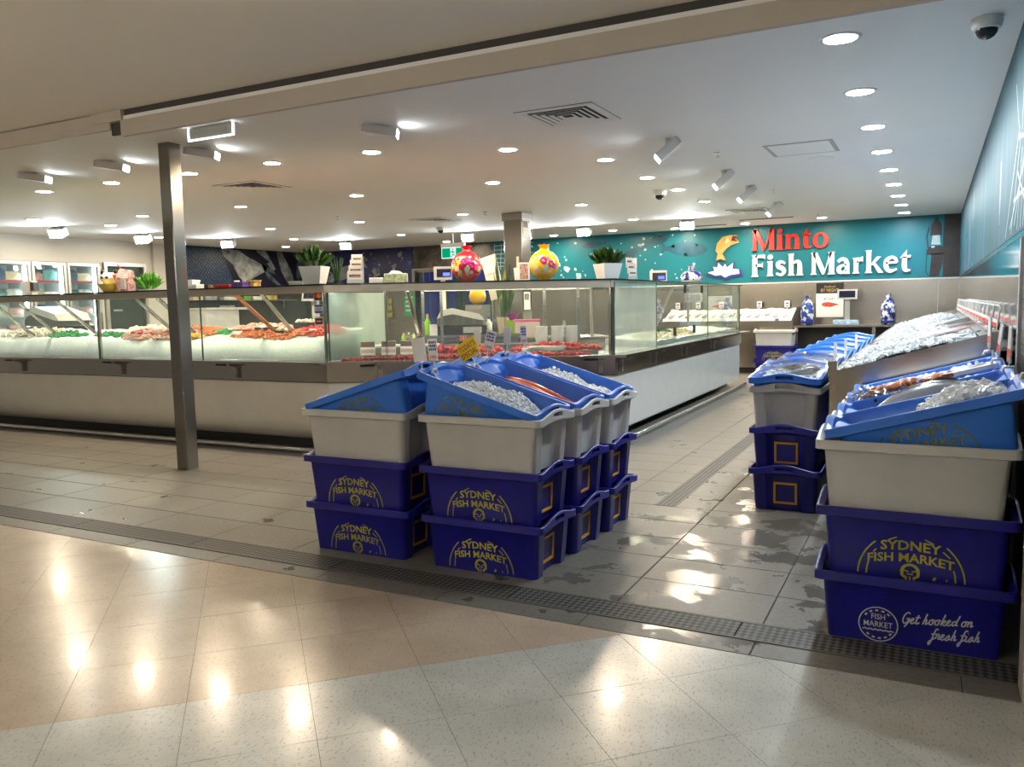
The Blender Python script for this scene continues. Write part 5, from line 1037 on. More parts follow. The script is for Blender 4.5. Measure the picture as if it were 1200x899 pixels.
def bw_vase(name):
    t = NT(name); v = t.noise(t.co((1, 1, 1)), 9.0, 2, .6); w = t.noise(t.co(), 22, 3, .6)
    t.put('Base Color', t.ramp(t.math('ADD', t.math('MULTIPLY', v, .7), t.math('MULTIPLY', w, .3)), [(.46, (.74, .77, .78)), (.50, (.03, .07, .30))] if name == 'blue_white_glaze' else [(.50, (.015, .03, .20)), (.54, (.72, .75, .78))])); t.put('Roughness', .12); t.put('Coat Weight', .4); return t.m
VP = [(.08, 0), (.112, .02), (.125, .18), (.125, .34), (.09, .45), (.045, .50), (.042, .555), (.055, .575), (.04, .575), (.03, .50)]
for x, nm, lab in ((-2.22, 'blue_white_glaze', 'white porcelain vase with blue painting, left of the poster'), (-.77, 'white_blue_glaze', 'dark blue porcelain vase with white painting, right of the scale')):
    v = thing('porcelain_vase', lab, 'vase', (x, 17.0, .965)); MB().lathe(VP, 20).build('body', bw_vase(nm), v, 60); MB().lathe([(.113, .03), (.127, .05), (.127, .08), (.113, .075)], 20).build('painted_band', SBLUE, v, 60)
po = thing('poster', 'black and white poster with a red prawn dish on the back wall', 'poster', (-1.89, 17.786, 1.10))
MB().box(-.26, .26, -.012, 0, 0, .48).build('lower_sheet', PAPER, po); MB().box(-.26, .26, -.012, 0, .482, .69).build('upper_sheet', mat('poster_black', (.012, .012, .016), .4), po)
b = MB(); add_text(b, 'BY NIGHT', lambda x, y: (x, -.0135, .515 + y), .09, .004, 0, .34); b.build('lettering', mat('poster_gold', (.50, .36, .10), .4), po)
b = MB(); add_text(b, 'BY DAY', lambda x, y: (x, -.0135, .345 + y), .075, .004, 0, .22); b.build('lettering', INK, po)
b = MB(); add_text(b, 'Fresh', lambda x, y: (x, -.0135, .415 + y), .07, 0, .3, .15); b.build('lettering', mat('poster_grey', (.35, .35, .36), .5), po)
b = MB(); add_text(b, 'Seafood', lambda x, y: (x, -.0135, .60 + y), .06, 0, .3, .22); b.build('lettering', mat('poster_gold', (.5, .36, .1), .4), po)
b = MB(); b.poly([(-.16, -.014, .26), (-.11, -.014, .215), (.02, -.014, .205), (.10, -.014, .235), (.19, -.014, .25), (.08, -.014, .285), (-.04, -.014, .31), (-.12, -.014, .295)]); b.build('printed_dish', mat('poster_red', (.60, .09, .04), .4, var=.3, vscale=20), po)
def scale(label, loc, rz, s=1.0, pole=True):
    t = thing('weighing_scale', label, 'scale', loc, rz); S_ = Matrix.Scale(s, 4)
    MB().at(S_).prism([(-.20, -.16), (.20, -.16), (.20, .16), (-.20, .16)], .0, .07).build('body', GREYP, t); MB().at(S_).box(-.19, .19, -.10, .15, .075, .09).build('weighing_plate', CHROME, t)
    b = MB().at(S_); b.loft([[(-.2, -.17, .02), (.2, -.17, .02), (.2, -.155, .085), (-.2, -.155, .085)], [(-.2, -.16, .02), (.2, -.16, .02), (.2, -.14, .09), (-.2, -.14, .09)]]); b.build('keypad', mat('pale_blue_keys', (.35, .52, .70), .4, var=.3, vscale=30), t)
    MB().at(S_).box(-.04, .04, .10, .15, .07, .44).build('pole', GREYP, t)
    MB().at(S_).loft([[(-.16, .05, .44), (.16, .05, .44), (.16, .12, .44), (-.16, .12, .44)], [(-.16, .08, .61), (.16, .08, .61), (.16, .14, .61), (-.16, .14, .61)]]).build('display_head', GREYP, t)
    b = MB().at(S_); b.poly([(-.13, .051, .47), (.13, .051, .47), (.13, .074, .585), (-.13, .074, .585)]); b.build('screen', mat('dark_lcd', (.012, .012, .03), .15), t); return t
scale('grey weighing scale with a pole display on the back bench', (-1.50, 17.0, .965), 0, 1.12)

# ------------------------------------------------------------------ cold room fridges and left wall
FR = mat('fridge_frame', (.46, .42, .36), .3, .7); FIN = mat('fridge_liner', (.70, .74, .76), .4); FSTRIP = mat('red_shelf_strip', (.45, .03, .07), .4); TUBE = lamp_mat('fridge_tube', (.85, .96, 1), 5.0)
fridges = ((9.20, 9.925, 'leftmost'), (9.945, 10.665, 'middle'), (10.685, 11.41, 'rightmost'))
PC = [mat('pack_white', (.70, .70, .66), .4, var=.2, vscale=9), mat('pack_pink', (.62, .30, .28), .4, var=.3, vscale=9), mat('pack_teal', (.10, .30, .32), .4, var=.3, vscale=9), mat('pack_grey', (.40, .42, .40), .4, var=.3, vscale=9), mat('pack_blue', (.06, .12, .30), .4, var=.3), mat('pack_cream', (.60, .50, .34), .4, var=.2)]
for fi, (y0, y1, w) in enumerate(fridges):
    f = thing('display_fridge', f'{w} of the three lit glass door fridges in the left wall', 'fridge', (-15.65, (y0 + y1) / 2, 0)); h = (y1 - y0) / 2
    MB().box(-.72, -.70, -h, h, .2, 2.50).box(-.70, 0, -h, -h + .012, .2, 2.50).box(-.70, 0, h - .012, h, .2, 2.50).box(-.70, 0, -h, h, 2.47, 2.50).box(-.70, 0, -h, h, .2, .23).build('liner', FIN, f)
    MB().box(0, .05, -h, -h + .055, .15, 2.52).box(0, .05, h - .055, h, .15, 2.52).box(0, .05, -h + .055, h - .055, 2.46, 2.52).box(0, .05, -h + .055, h - .055, .15, .21).build('door_frame', FR, f)
    b = MB(); b.poly([(.03, -h + .05, .2), (.03, h - .05, .2), (.03, h - .05, 2.47), (.03, -h + .05, 2.47)]); b.build('glass_door', GLASS, f); MB().box(.05, .075, h - .052, h - .03, 1.1, 1.5).build('handle', CHROME, f)
    MB().box(-.10, -.06, h - .075, h - .045, .3, 2.44).build('light_tube', TUBE, f)
    for z in (.65, 1.05, 1.45, 1.78, 2.12):
        MB().box(-.66, -.10, -h + .015, h - .015, z, z + .015).build('shelf', FIN, f); MB().box(-.10, -.085, -h + .015, h - .08, z - .005, z + .04).build('shelf_strip', FSTRIP if z > 1.5 else PAPER, f)
    for k, z in enumerate((1.465, 1.795, 2.135, 1.065)):
        for q in range(2):
            wd, hh = (y1 - y0) * .40, (.22, .20, .26, .24)[k] * (1 - .25 * ((q + fi + k) % 2)); yc = (y0 + y1) / 2 + (-.17 if q == 0 else .13)
            p = thing('frozen_pack', f'{("white", "pink", "teal", "grey", "dark blue", "cream")[(fi * 3 + k * 2 + q) % 6]} pack, {("left", "right")[q]} on the {("third", "second", "top", "fourth")[k]} shelf of the {w} lit fridge', 'food pack', (-15.65 - .36, yc, z), 0, 'frozen packs in the fridges')
            MB().loft([[(-.2, -wd / 2, 0), (.2, -wd / 2, 0), (.2, wd / 2, 0), (-.2, wd / 2, 0)], [(-.2, -wd / 2, hh * .8), (.22, -wd / 2, hh * .7), (.22, wd / 2, hh * .75), (-.2, wd / 2, hh * .9)], [(-.12, -wd * .4, hh), (.15, -wd * .4, hh * .95), (.15, wd * .4, hh), (-.12, wd * .4, hh)]]).build('pack', PC[(fi * 3 + k * 2 + q) % 6], p)
cd = thing('cold_room_door', 'dark glass cold room door right of the lit fridges', 'door', (-15.65, 12.03, 0)); cd['kind'] = 'thing'
MB().box(0, .06, -.52, -.45, .1, 2.56).box(0, .06, .45, .52, .1, 2.56).box(0, .06, -.45, .45, 2.48, 2.56).build('door_frame', FR, cd); MB().box(-.06, -.04, -.5, .5, .1, 2.5).build('inner_panel', mat('dark_glass_panel', (.035, .05, .05), .12), cd)
b = MB(); b.poly([(.03, -.45, .15), (.03, .45, .15), (.03, .45, 2.48), (.03, -.45, 2.48)]); b.build('glass_door', GLASS, cd); MB().box(.005, .02, -.33, -.12, 1.52, 1.56).box(.005, .02, -.36, -.15, 2.30, 2.34).build('notice', PAPER, cd)
cp = tag(MB().tube([(-15.60, 12.74, 2.15), (-15.60, 12.74, 3.03)], .02, 8).box(-15.65, -15.58, 12.70, 12.78, 2.05, 2.16).build('conduit_pipe', FR), 'thin conduit pipe rising to the ceiling on the cold room wall', 'pipe')
lp = thing('wall_cladding', 'dark glass cladding along the left wall under the silver fish mural', 'cladding', (-15.63, 15.5, 0)); lp['kind'] = 'structure'; del lp['category']
DG = mat('dark_cladding', (.050, .058, .055), .15, var=.1, vscale=1)
for k in range(3): MB().box(-.015, .02, -2.2 + 1.5 * k, -.72 + 1.5 * k, .05, 2.02).build('panel', DG, lp)
wsf = thing('wall_shelf', 'long steel wall shelf under the silver fish mural', 'shelf', (-15.45, 15.1, 1.72)); MB().box(-.15, .17, -1.75, 1.9, 0, .02).build('board', CHROME, wsf); MB().box(-.15, -.13, -1.6, -1.56, -.2, 0).box(-.15, -.13, 1.7, 1.74, -.2, 0).build('bracket', STEEL_D, wsf)
for k, (y, w, h, m, l) in enumerate(((13.7, .3, .10, PC[5], 'cream'), (14.1, .35, .12, PC[3], 'grey'), (14.75, .5, .08, PC[0], 'white'), (15.25, .22, .09, mat('pack_green', (.10, .40, .03), .4), 'green'), (15.6, .3, .09, PC[0], 'pale'), (16.1, .4, .11, mat('pack_yellow', (.55, .45, .12), .4, var=.3), 'yellow'), (16.7, .3, .07, DGREY, 'dark grey'))):
    p = thing('goods_box', f'{l} box of goods on the long wall shelf', 'box', (-15.42, y, 1.74)); MB().box(-.1, .1, -w / 2, w / 2, 0, h).build('carton', m, p); MB().box(-.102, .102, -w / 2 - .002, w / 2 + .002, h * .8, h + .002).build('lid', m, p)
cf = thing('chest_freezer', 'white chest freezer standing against the left wall cladding', 'freezer', (-15.2, 13.95, 0)); MB().box(-.35, .3, -.42, .58, .05, 1.50).build('body', WHITE_P, cf); MB().box(-.36, .34, -.44, .95, 1.505, 1.56).build('lid', WHITE_P, cf); MB().box(-.3, .25, -.38, .5, 0, .05).build('base', DGREY, cf)
nb = thing('wall_notice', 'pair of white paper notices on the dark left wall cladding', 'notice', (-15.605, 14.85, 1.27))
MB().box(0, .008, -.24, -.01, 0, .34).build('sheet', PAPER, nb); MB().box(0, .008, .01, .24, 0, .34).build('sheet', PAPER, nb); MB().box(.008, .010, -.18, -.07, .2, .28).box(.008, .010, .08, .17, .1, .26).build('printed_picture', mat('notice_yellow', (.45, .35, .05), .5), nb)

# ------------------------------------------------------------------ service shelves, registers and clutter behind the counters
sv = thing('service_shelf', 'raised steel service shelf behind the left counter', 'shelf', (0, 0, 0)); MB().box(-13.2, -6.3, 7.62, 8.05, 1.12, 1.15).build('top', STEEL, sv); MB().box(-13.2, -6.3, 7.68, 7.72, .02, 1.12).build('front_panel', STEEL_D, sv)
def shelf2(t0, t1, s0, s1, z0, z1): return MB().prism([(s0, t0), (s1, t0), (s1 - .1, t1), (s0 + .05, t1)], z0, z1)
sv2 = thing('service_shelf', 'raised steel service shelf behind the middle counter', 'shelf', (A2[0], A2[1], 0), RZ2); shelf2(1.18, 1.75, .75, 2.15, 1.12, 1.15).build('top', STEEL, sv2); shelf2(1.30, 1.34, .8, 2.1, .02, 1.12).build('front_panel', STEEL_D, sv2)
shelf2(1.15, 1.5, .78, 2.1, .98, 1.0).build('lower_shelf', STEEL_D, sv2)
sv3 = thing('work_bench', 'low steel work bench behind the middle counter, holding the pink lidded box', 'bench', (A2[0], A2[1], 0), RZ2); MB().box(2.17, 3.2, 1.25, 2.0, 1.06, 1.09).build('top', STEEL, sv3); MB().box(2.2, 3.15, 1.3, 1.34, .02, 1.06).build('front_panel', STEEL_D, sv3); MB().tube([(2.65, 1.35, 1.09), (2.65, 1.35, 1.24), (2.65, 1.28, 1.28), (2.65, 1.22, 1.22)], .015, 6).build('tap', CHROME, sv3)
def register(label, loc, rz, s=1.0):
    r = thing('cash_register', label, 'cash register', loc, rz); Sm = Matrix.Scale(s, 4)
    MB().at(Sm).box(-.30, .30, -.2, .2, 0, .11).build('drawer', BLACK, r); MB().at(Sm).box(.02, .24, -.206, -.2, .02, .09).build('drawer_front', GREYP, r)
    P = [(-.29, .115), (-.29, .17), (-.22, .25), (.05, .235), (.26, .165), (.26, .115)]
    b = MB().at(Sm); b.loft([[(x, -.17, z) for x, z in P], [(x, .17, z) for x, z in P]]); b.build('body', DGREY, r)
    Q = [(-.29, .19), (-.24, .29), (-.10, .315), (.22, .24), (.285, .165), (.20, .175), (-.10, .245), (-.20, .225)]
    b = MB().at(Sm); b.prism([(x, z) for x, z in Q], -.18, .18)
    b.v = [(x, y, z) for (x, z, y) in [(p[0], p[1], p[2]) for p in b.v]]; b.build('top_cover', GREYP, r)
    b = MB().at(Sm)
    for i in range(5):
        for j in range(4): x = -.02 + .045 * i; b.at(Sm @ Matrix.Translation((x, -.1 + .06 * j, .296 - (x + .1) * .235)) @ Matrix.Rotation(.23, 4, 'Y')).box(-.016, .016, -.02, .02, 0, .008)
    o = b.build('keys', mat('pink_keys', (.62, .40, .34), .5, var=.3, vscale=30), r); o['kind'] = 'stuff'; return r
register('white and black cash register behind the left counter', (-11.75, 7.83, 1.15), 0, 1.45)
x, y = on2(1.42, 1.48); register('white and black cash register behind the angled middle counter', (x, y, 1.15), RZ2, 1.0)
scale('white weighing scale behind the counter, beside the card stickers', (-6.86, 7.84, 1.15), 0, 1.0)
def cust_display(label, x, y, z0, z1, rz):
    c = thing('customer_display', label, 'display', (x, y, z0), rz); h = z1 - z0; MB().box(-.03, .03, -.02, .02, 0, h - .15).build('pole', WHITE_P, c); MB().box(-.11, .11, -.05, .05, h - .16, h).build('case', GREYP, c); MB().box(-.075, .10, -.053, -.05, h - .13, h - .03).build('screen', mat('dark_lcd', (.012, .012, .03), .15), c); MB().box(-.0, .085, -.055, -.053, h - .115, h - .075).build('readout', lamp_mat('blue_lcd', (.1, .15, 1), .8), c)
x, y = on2(1.22, 1.62); cust_display('customer display on a white pole beside the red vase', x, y, 1.15, 1.97, RZ2)
cust_display('small dark customer display on the aisle counter near the leaflets', -3.25, 10.55, 1.745, 1.90, .25)
def box_t(name, label, cat, loc, rz, w, d, h, m, lid=None):
    o = thing(name, label, cat, loc, rz); b = MB(); r = .004
    b.loft([[(-w / 2, -d / 2, 0), (w / 2, -d / 2, 0), (w / 2, d / 2, 0), (-w / 2, d / 2, 0)], [(-w / 2, -d / 2, h - r), (w / 2, -d / 2, h - r), (w / 2, d / 2, h - r), (-w / 2, d / 2, h - r)], [(-w / 2 + r, -d / 2 + r, h), (w / 2 - r, -d / 2 + r, h), (w / 2 - r, d / 2 - r, h), (-w / 2 + r, d / 2 - r, h)]]); b.build('box', m, o)
    if lid: MB().box(-w / 2 - .006, w / 2 + .006, -d / 2 - .006, d / 2 + .006, h + .001, h + .02).build('lid', lid, o)
    return o
def bottle(label, x, y, z, h, r, m, capm, rz=0):
    o = thing('bottle', label, 'bottle', (x, y, z)); MB().lathe([(r * .9, 0), (r, .01), (r, h * .62), (r * .45, h * .78), (r * .4, h * .9), (.001, h * .9)], 12).build('body', m, o, 50); MB().lathe([(r * .45, h * .88), (r * .45, h), (.001, h)], 10).build('cap', capm, o); return o
GRN = mat('lime_plastic', (.25, .50, .02), .35); YELB = mat('yellow_carton', (.72, .42, .03), .5)
x, y = on2(.80, 1.22); box_t('sauce_carton', 'yellow carton of sauce jars behind the middle counter', 'carton', (x, y, 1.0), RZ2, .18, .15, .07, YELB)
for k in range(3): x, y = on2(.74 + .06 * k, 1.20); bottle(('green', 'brown', 'pale green')[k] + ' sauce jar standing in the yellow carton', x, y, 1.071, .12, .026, (GRN, mat('brown_sauce', (.22, .10, .05), .3), mat('pale_green_jar', (.45, .55, .2), .3))[k], (YELB, PAPER, GRN)[k])
x, y = on2(.93, 1.24); bottle('green bottle with red cap beside the sauce carton', x, y, 1.0, .22, .03, GRN, RED_INK)
x, y = on2(1.02, 1.42); bottle('tall lime green bottle left of the cash register', x, y, 1.15, .25, .035, GRN, mat('orange_cap', (.8, .3, .1), .4))
x, y = on2(1.09, 1.25); box_t('card_reader', 'small white card reader box left of the cash register', 'device', (x, y, 1.15), RZ2, .09, .06, .13, WHITE_P)
x, y = on2(1.82, 1.30); bottle('blue and black spray bottle right of the cash register', x, y, 1.15, .17, .032, BLACK, mat('cyan_cap', (.03, .35, .55), .4))
x, y = on2(1.76, 1.50); bottle('white bottle with blue cap behind the spray bottle', x, y, 1.15, .20, .04, WHITE_P, SBLUE)
PINK = mat('pink_lid', (.80, .10, .30), .35)
x, y = on2(2.22, 1.5); box_t('storage_box', 'clear storage box with a pink lid behind the middle counter', 'box', (x, y, 1.09), RZ2, .30, .2, .20, mat('clear_box', (.55, .45, .42), .25), PINK)
x, y = on2(1.97, 1.72); sp_ = thing('snake_plant', 'tall snake plant in a cream pot behind the middle counter', 'potted plant', (x, y, 1.15)); MB().lathe([(.07, 0), (.10, .17), (.105, .19), (.09, .19), (.085, .16), (.001, .16)], 18).build('pot', mat('cream_pot', (.60, .50, .36), .45), sp_, 40)
SNAKE = (lambda t: (t.put('Base Color', t.ramp(t.noise(t.co((1, 1, .3)), 16, 3), [(.4, (.02, .06, .02)), (.55, (.07, .13, .04)), (.68, (.40, .38, .10))])), t.put('Roughness', .35), t.m)[-1])(NT('snake_plant_leaf'))
def blade(par, base, tip, w, m):
    b = MB(); a, t = Vector(base), Vector(tip); side_ = Vector((1, .2 * rnd.uniform(-1, 1), 0)).normalized(); rg = []
    for k in range(7):
        u = k / 6; p = a.lerp(t, u) + Vector((t.x - a.x, t.y - a.y, 0)) * .35 * (u * u - u); ww = w * (.6 + .8 * u) * (1 - u ** 3) + .001; rg.append([p - side_ * ww, p + Vector((0, .008, 0)), p + side_ * ww, p - Vector((0, .004, 0))])
    b.loft(rg); return b.build('leaf', m, par, 60)
for k in range(11): a = k * 2.4; blade(sp_, (.035 * math.cos(a), .035 * math.sin(a), .16), (.14 * math.cos(a) * rnd.uniform(.5, 1.2), .1 * math.sin(a), rnd.uniform(.55, .95)), .022, SNAKE)
x, y = on2(2.06, 1.66); lp2 = thing('gift_plant', 'small plant pot wrapped in lime and purple beside the snake plant', 'potted plant', (x, y, 1.15)); MB().lathe([(.05, 0), (.085, .15), (.08, .15), (.001, .12)], 14).build('wrap', GRN, lp2, 40); MB().lathe([(.02, .12), (.07, .20), (.085, .24), (.06, .22), (.001, .2)], 12).build('tissue', mat('purple_tissue', (.18, .03, .20), .5), lp2, 50)
x, y = on2(1.66, 2.2); yv = thing('yellow_vase', 'small plain yellow vase on a pedestal seen below the red vase', 'vase', (x, y, 1.50)); YV = mat('yellow_glaze', (.80, .45, .01), .12); MB().lathe([(.05, 0), (.10, .05), (.115, .11), (.09, .18), (.04, .21), (.04, .26), (.05, .28), (.035, .28), (.03, .21)], 18).build('body', YV, yv, 60); MB().box(-.12, .12, -.12, .12, -1.5, 0).build('pedestal', STEEL_D, yv)
for nm, lab, X_, z0, z1, m, rows_ in (('wall_sign', 'green hygiene notice with white lines on the back wall', -12.15, 1.25, 1.82, mat('notice_green', (.05, .38, .16), .4), 4),):
    o = thing(nm, lab, 'notice', (X_, 17.76, z0)); MB().box(-.16, .16, -.008, .008, 0, z1 - z0).build('backing', m, o)
    b = MB()
    for k in range(rows_): zz = (z1 - z0) * (.85 - .2 * k); b.box(-.12, .12 - .05 * (k % 2), -.010, -.008, zz - .02, zz + .012)
    q = b.build('printed_lines', PAPER, o); q['kind'] = 'stuff'
o = thing('wall_sign', 'yellow and black notice strips on the back wall left of the door', 'notice', (-12.85, 17.76, 1.22))
for k in range(3): MB().box(-.14, .14, -.008, .008, .18 * k, .18 * k + .12).build('strip_notice', mat('notice_olive', (.38, .36, .03), .5), o)

# ------------------------------------------------------------------ things on top of the counters
ZT = 1.7445
def leafy(par, n, r, h0, h1, w, m, name='foliage', out=1.0):
    b = MB()
    for k in range(n):
        a = rnd.random() * 6.28; q = rnd.random() ** .6; tip = Vector((r * q * math.cos(a) * out, r * q * math.sin(a) * out, h0 + (h1 - h0) * (1 - .55 * q * q) * rnd.uniform(.75, 1))); ba = Vector((tip.x * .25, tip.y * .25, h0 * .85))
        mid = ba.lerp(tip, .35); d = (tip - mid).normalized(); s_ = d.cross(Vector((rnd.uniform(-1, 1), rnd.uniform(-1, 1), .3))).normalized() * w
        for t0 in (.0, .34, .62):
            c = mid.lerp(tip, t0 + .18); up = d * w * 2.6; s2 = (Matrix.Rotation(rnd.uniform(-1, 1), 3, d) @ s_)
            b.poly([c - up, c + s2 - up * .1, c + up, c - s2 - up * .1])
    o = b.build(name, m, par); o['kind'] = 'stuff'; return o
def pot_sq(par, w0, w1, h, m): 
    r = lambda a, z: [(-a, -a, z), (a, -a, z), (a, a, z), (-a, a, z)]
    MB().loft([r(w0, 0), r(w1, h), r(w1 - .012, h), r(w1 - .02, h - .03)]).build('pot', m, par)
WP = mat('white_glazed_pot', (.78, .78, .76), .2, var=.0)
p = thing('potted_plant', 'leafy green plant in a white square pot at the left end of the middle counter', 'potted plant', (-5.80, 6.74, ZT), .3); pot_sq(p, .085, .125, .19, WP); leafy(p, 90, .20, .19, .43, .020, LEAF)
x, y = on2(3.02, .30); p = thing('potted_plant', 'leafy green plant in a white pot at the counter corner', 'potted plant', (x - .03, y - .02, ZT), .9); pot_sq(p, .085, .115, .165, WP); leafy(p, 90, .20, .165, .36, .020, LEAF)
x, y = on2(.13, .16); p = thing('reed_plant', 'thin green reeds in a dark pot beside the leaflet rack', 'potted plant', (x, y, ZT)); MB().lathe([(.04, 0), (.045, .03), (.001, .03)], 12).build('pot', BLACK, p)
for k in range(16): a = k * 2.4; MB().tube([(.02 * math.cos(a), .02 * math.sin(a), .02), (.05 * math.cos(a), .03 * math.sin(a), .15), (.085 * math.cos(a) * rnd.uniform(.6, 1.1), .04 * math.sin(a), rnd.uniform(.2, .30))], .005, 4, [.006, .005, .002]).build('reed', mat('dark_reed', (.03, .08, .025), .5), p)
def leaflet_rack(label, x, y, rz, w, tiers, h):
    o = thing('leaflet_rack', label, 'leaflet rack', (x, y, ZT), rz)
    for k in range(tiers):
        z = h * k / tiers * .75; yy = .035 * k; MB().box(-w / 2 + .012 * k, w / 2, yy, yy + .006, z, z + h * .42).build('leaflet', PAPER, o); MB().box(-w * .38 + .012 * k, w * .4, yy - .002, yy, z + h * .22, z + h * .30).build('printed_picture', mat('leaflet_photo', (.30, .16, .10), .5, var=.4, vscale=30), o)
        MB().box(-w / 2 - .004 + .012 * k, w / 2 + .004, yy - .008, yy - .005, z, z + h * .14).build('pocket', mat('clear_acrylic', (.55, .58, .58), .1), o)
    MB().box(-w / 2, w / 2, 0, .035 * tiers + .03, 0, .006).build('base', mat('clear_acrylic', (.55, .58, .58), .1), o); MB().box(w / 2 + .002, w / 2 + .006, 0, .035 * tiers, 0, h * .9).build('side', mat('clear_acrylic', (.55, .58, .58), .1), o)
x, y = on2(.31, .16); leaflet_rack('tiered white leaflet rack on the middle counter by the reeds', x, y, RZ2, .15, 4, .31)
x, y = on2(3.22, .40); leaflet_rack('tiered grey leaflet rack right of the white potted plant', x + .03, y + .1, RZ2 + .5, .11, 3, .26)
x, y = on2(.53, .18); box_t('card_tray', 'low white tray beside the tissue box', 'tray', (x, y, ZT), RZ2, .14, .12, .055, PAPER)
x, y = on2(.73, .20); o = box_t('tissue_box', 'pale green patterned tissue box on the middle counter', 'tissue box', (x, y, ZT), RZ2, .24, .13, .095, mat('pale_green_pattern', (.52, .58, .36), .5, var=.35, vscale=35)); b = MB(); lump(b, (.0, 0, .10), .06, .3, (1.6, .7, .45)); b.build('tissue', PAPER, o)
def vase(label, s, base, pat):
    x, y = on2(s, .24); v = thing('round_vase', label, 'vase', (x, y, ZT), RZ2)
    prof = [(.055, 0), (.065, .008)] + [(.162 * math.sin(a), .008 + .155 - .158 * math.cos(a)) for a in [.45 + .2 * k for k in range(12)]] + [(.048, .315), (.044, .335), (.048, .355), (.064, .366), (.064, .372), (.048, .372), (.04, .34)]
    t = NT(pat); c1_ = t.co(); sep = t.add('ShaderNodeSeparateXYZ'); t.l.new(c1_, sep.inputs[0])
    vor = t.add('ShaderNodeTexVoronoi'); vor.inputs['Scale'].default_value = 17; t.l.new(c1_, vor.inputs['Vector'])
    hu = t.add('ShaderNodeSeparateColor'); t.l.new(vor.outputs['Color'], hu.inputs[0])
    petal = t.ramp(hu.outputs[0], [(0, (.75, .60, .35)), (.33, (.80, .55, .02)), (.6, (.80, .10, .32)), (.8, (.65, .62, .45))], 'CONSTANT')
    band = t.ramp(sep.outputs[2], [(.03, (0, 0, 0)), (.10, (1, 1, 1)), (.23, (1, 1, 1)), (.27, (0, 0, 0))])
    patch = t.ramp(t.noise(c1_, 7, 2), [(.44, (0, 0, 0)), (.47, (1, 1, 1))]); edge = t.ramp(vor.outputs['Distance'], [(.5, (1, 1, 1)), (.6, (0, 0, 0))])
    t.put('Base Color', t.mix(t.mix(1.0, t.mix(1.0, band, patch, 'MULTIPLY'), edge, 'MULTIPLY'), base, petal)); t.put('Roughness', .08); t.put('Coat Weight', .6)
    MB().lathe(prof, 28).build('body', t.m, v, 60)
    b = MB()
    for (a, z, n_) in ((-1.75, .20, 8), (-1.2, .165, 6)):
        for k in range(n_):
            q = 2 * PI * k / n_; aa = a + .16 * math.cos(q); zz = z + .026 * math.sin(q); R_ = math.sqrt(max(.001, .158 ** 2 - (zz - .163) ** 2)) - .008; lump(b, (R_ * math.cos(aa), R_ * math.sin(aa), zz), .022, .15, (1, 1, 1))
    b.build('peony', mat('magenta_petals', (.62, .02, .22), .2), v, 60); return v
vase('round red vase with painted peonies on the middle counter', 1.47, (.62, .010, .022), 'red_peony_glaze'); vase('round yellow vase with painted peonies on the middle counter', 2.29, (.85, .47, .008), 'yellow_peony_glaze')
x, y = on2(2.07, .20); o = thing('photo_card', 'small framed picture card left of the yellow vase', 'picture', (x, y, ZT), RZ2, rot=(-.1, 0, RZ2)); MB().box(-.06, .06, 0, .012, 0, .19).build('frame', PAPER, o); MB().box(-.045, .045, -.002, 0, .015, .175).build('picture', mat('pink_picture', (.50, .28, .22), .5, var=.5, vscale=40), o)
x, y = on2(2.02, .36); o = thing('white_cup', 'white paper sleeve of utensils behind the picture card', 'cup', (x, y, ZT)); MB().lathe([(.035, 0), (.045, .14), (.038, .14), (.03, .02)], 14).build('sleeve', PAPER, o, 40); MB().box(-.01, .01, -.01, .01, .1, .26).build('utensil', mat('pale_wood', (.62, .48, .30), .5), o)
# far blue pot on the aisle counter
o = thing('blue_pot', 'squat blue and white porcelain pot on the aisle counter', 'vase', (-3.22, 12.1, ZT)); MB().lathe([(.08, 0), (.16, .05), (.165, .10), (.12, .17), (.05, .20), (.045, .25), (.06, .27), (.04, .27)], 20).build('body', bw_vase('white_blue_glaze2'), o, 60); MB().lathe([(.082, .0), (.162, .05), (.15, .04)], 20).build('pale_foot', PAPER, o)
# left counter top
o = thing('soap_dispenser', 'white and grey dispenser standing on the left counter top', 'dispenser', (-10.63, 6.75, ZT), .3); MB().box(-.085, .05, -.05, .05, 0, .19).build('case', WHITE_P, o); MB().box(.03, .08, -.055, .045, .06, .17).build('front', DGREY, o); MB().box(-.05, .03, -.05, .05, .001, .03).build('base', GREYP, o)
o = thing('gift_hamper', 'yellow bowl hamper with a black and white plush, on the left counter', 'hamper', (-8.98, 6.72, ZT), .2); MB().lathe([(.10, 0), (.16, .09), (.165, .10), (.15, .10), (.001, .06)], 18).build('bowl', mat('yellow_bowl', (.70, .52, .08), .3), o, 50)
b = MB(); lump(b, (-.03, 0, .17), .10, .06, (1.25, .9, .9)); b.build('plush_head', WHITE_P, o, 80)
for x in (-.13, .07): b = MB(); lump(b, (x, 0, .25), .032, .1); b.build('ear', BLACK, o, 80)
for x in (-.075, .0): b = MB(); lump(b, (x, -.085, .18), .019, .1); b.build('eye_patch', BLACK, o, 80)
b = MB(); lump(b, (.12, -.02, .17), .07, .3); b.build('orange_toy', mat('orange_plush', (.75, .20, .06), .6), o, 60)
o = thing('gift_bag', 'pink striped clear wrapped gift bag beside the plush hamper', 'gift bag', (-8.70, 6.70, ZT), .1); MB().loft([[(-.09, -.06, 0), (.09, -.06, 0), (.09, .06, 0), (-.09, .06, 0)], [(-.11, -.05, .17), (.10, -.05, .16), (.10, .05, .16), (-.11, .05, .17)], [(-.08, -.01, .28), (.12, -.01, .25), (.12, .01, .25), (-.08, .01, .28)]]).build('bag', mat('pink_stripe_wrap', (.72, .42, .42), .25, var=.35, vscale=28), o); MB().box(-.02, .05, -.066, -.055, .03, .15).build('label', PAPER, o); MB().tube([(-.06, 0, .27), (-.12, 0, .33)], .006, 5).build('ribbon', RED_INK, o)
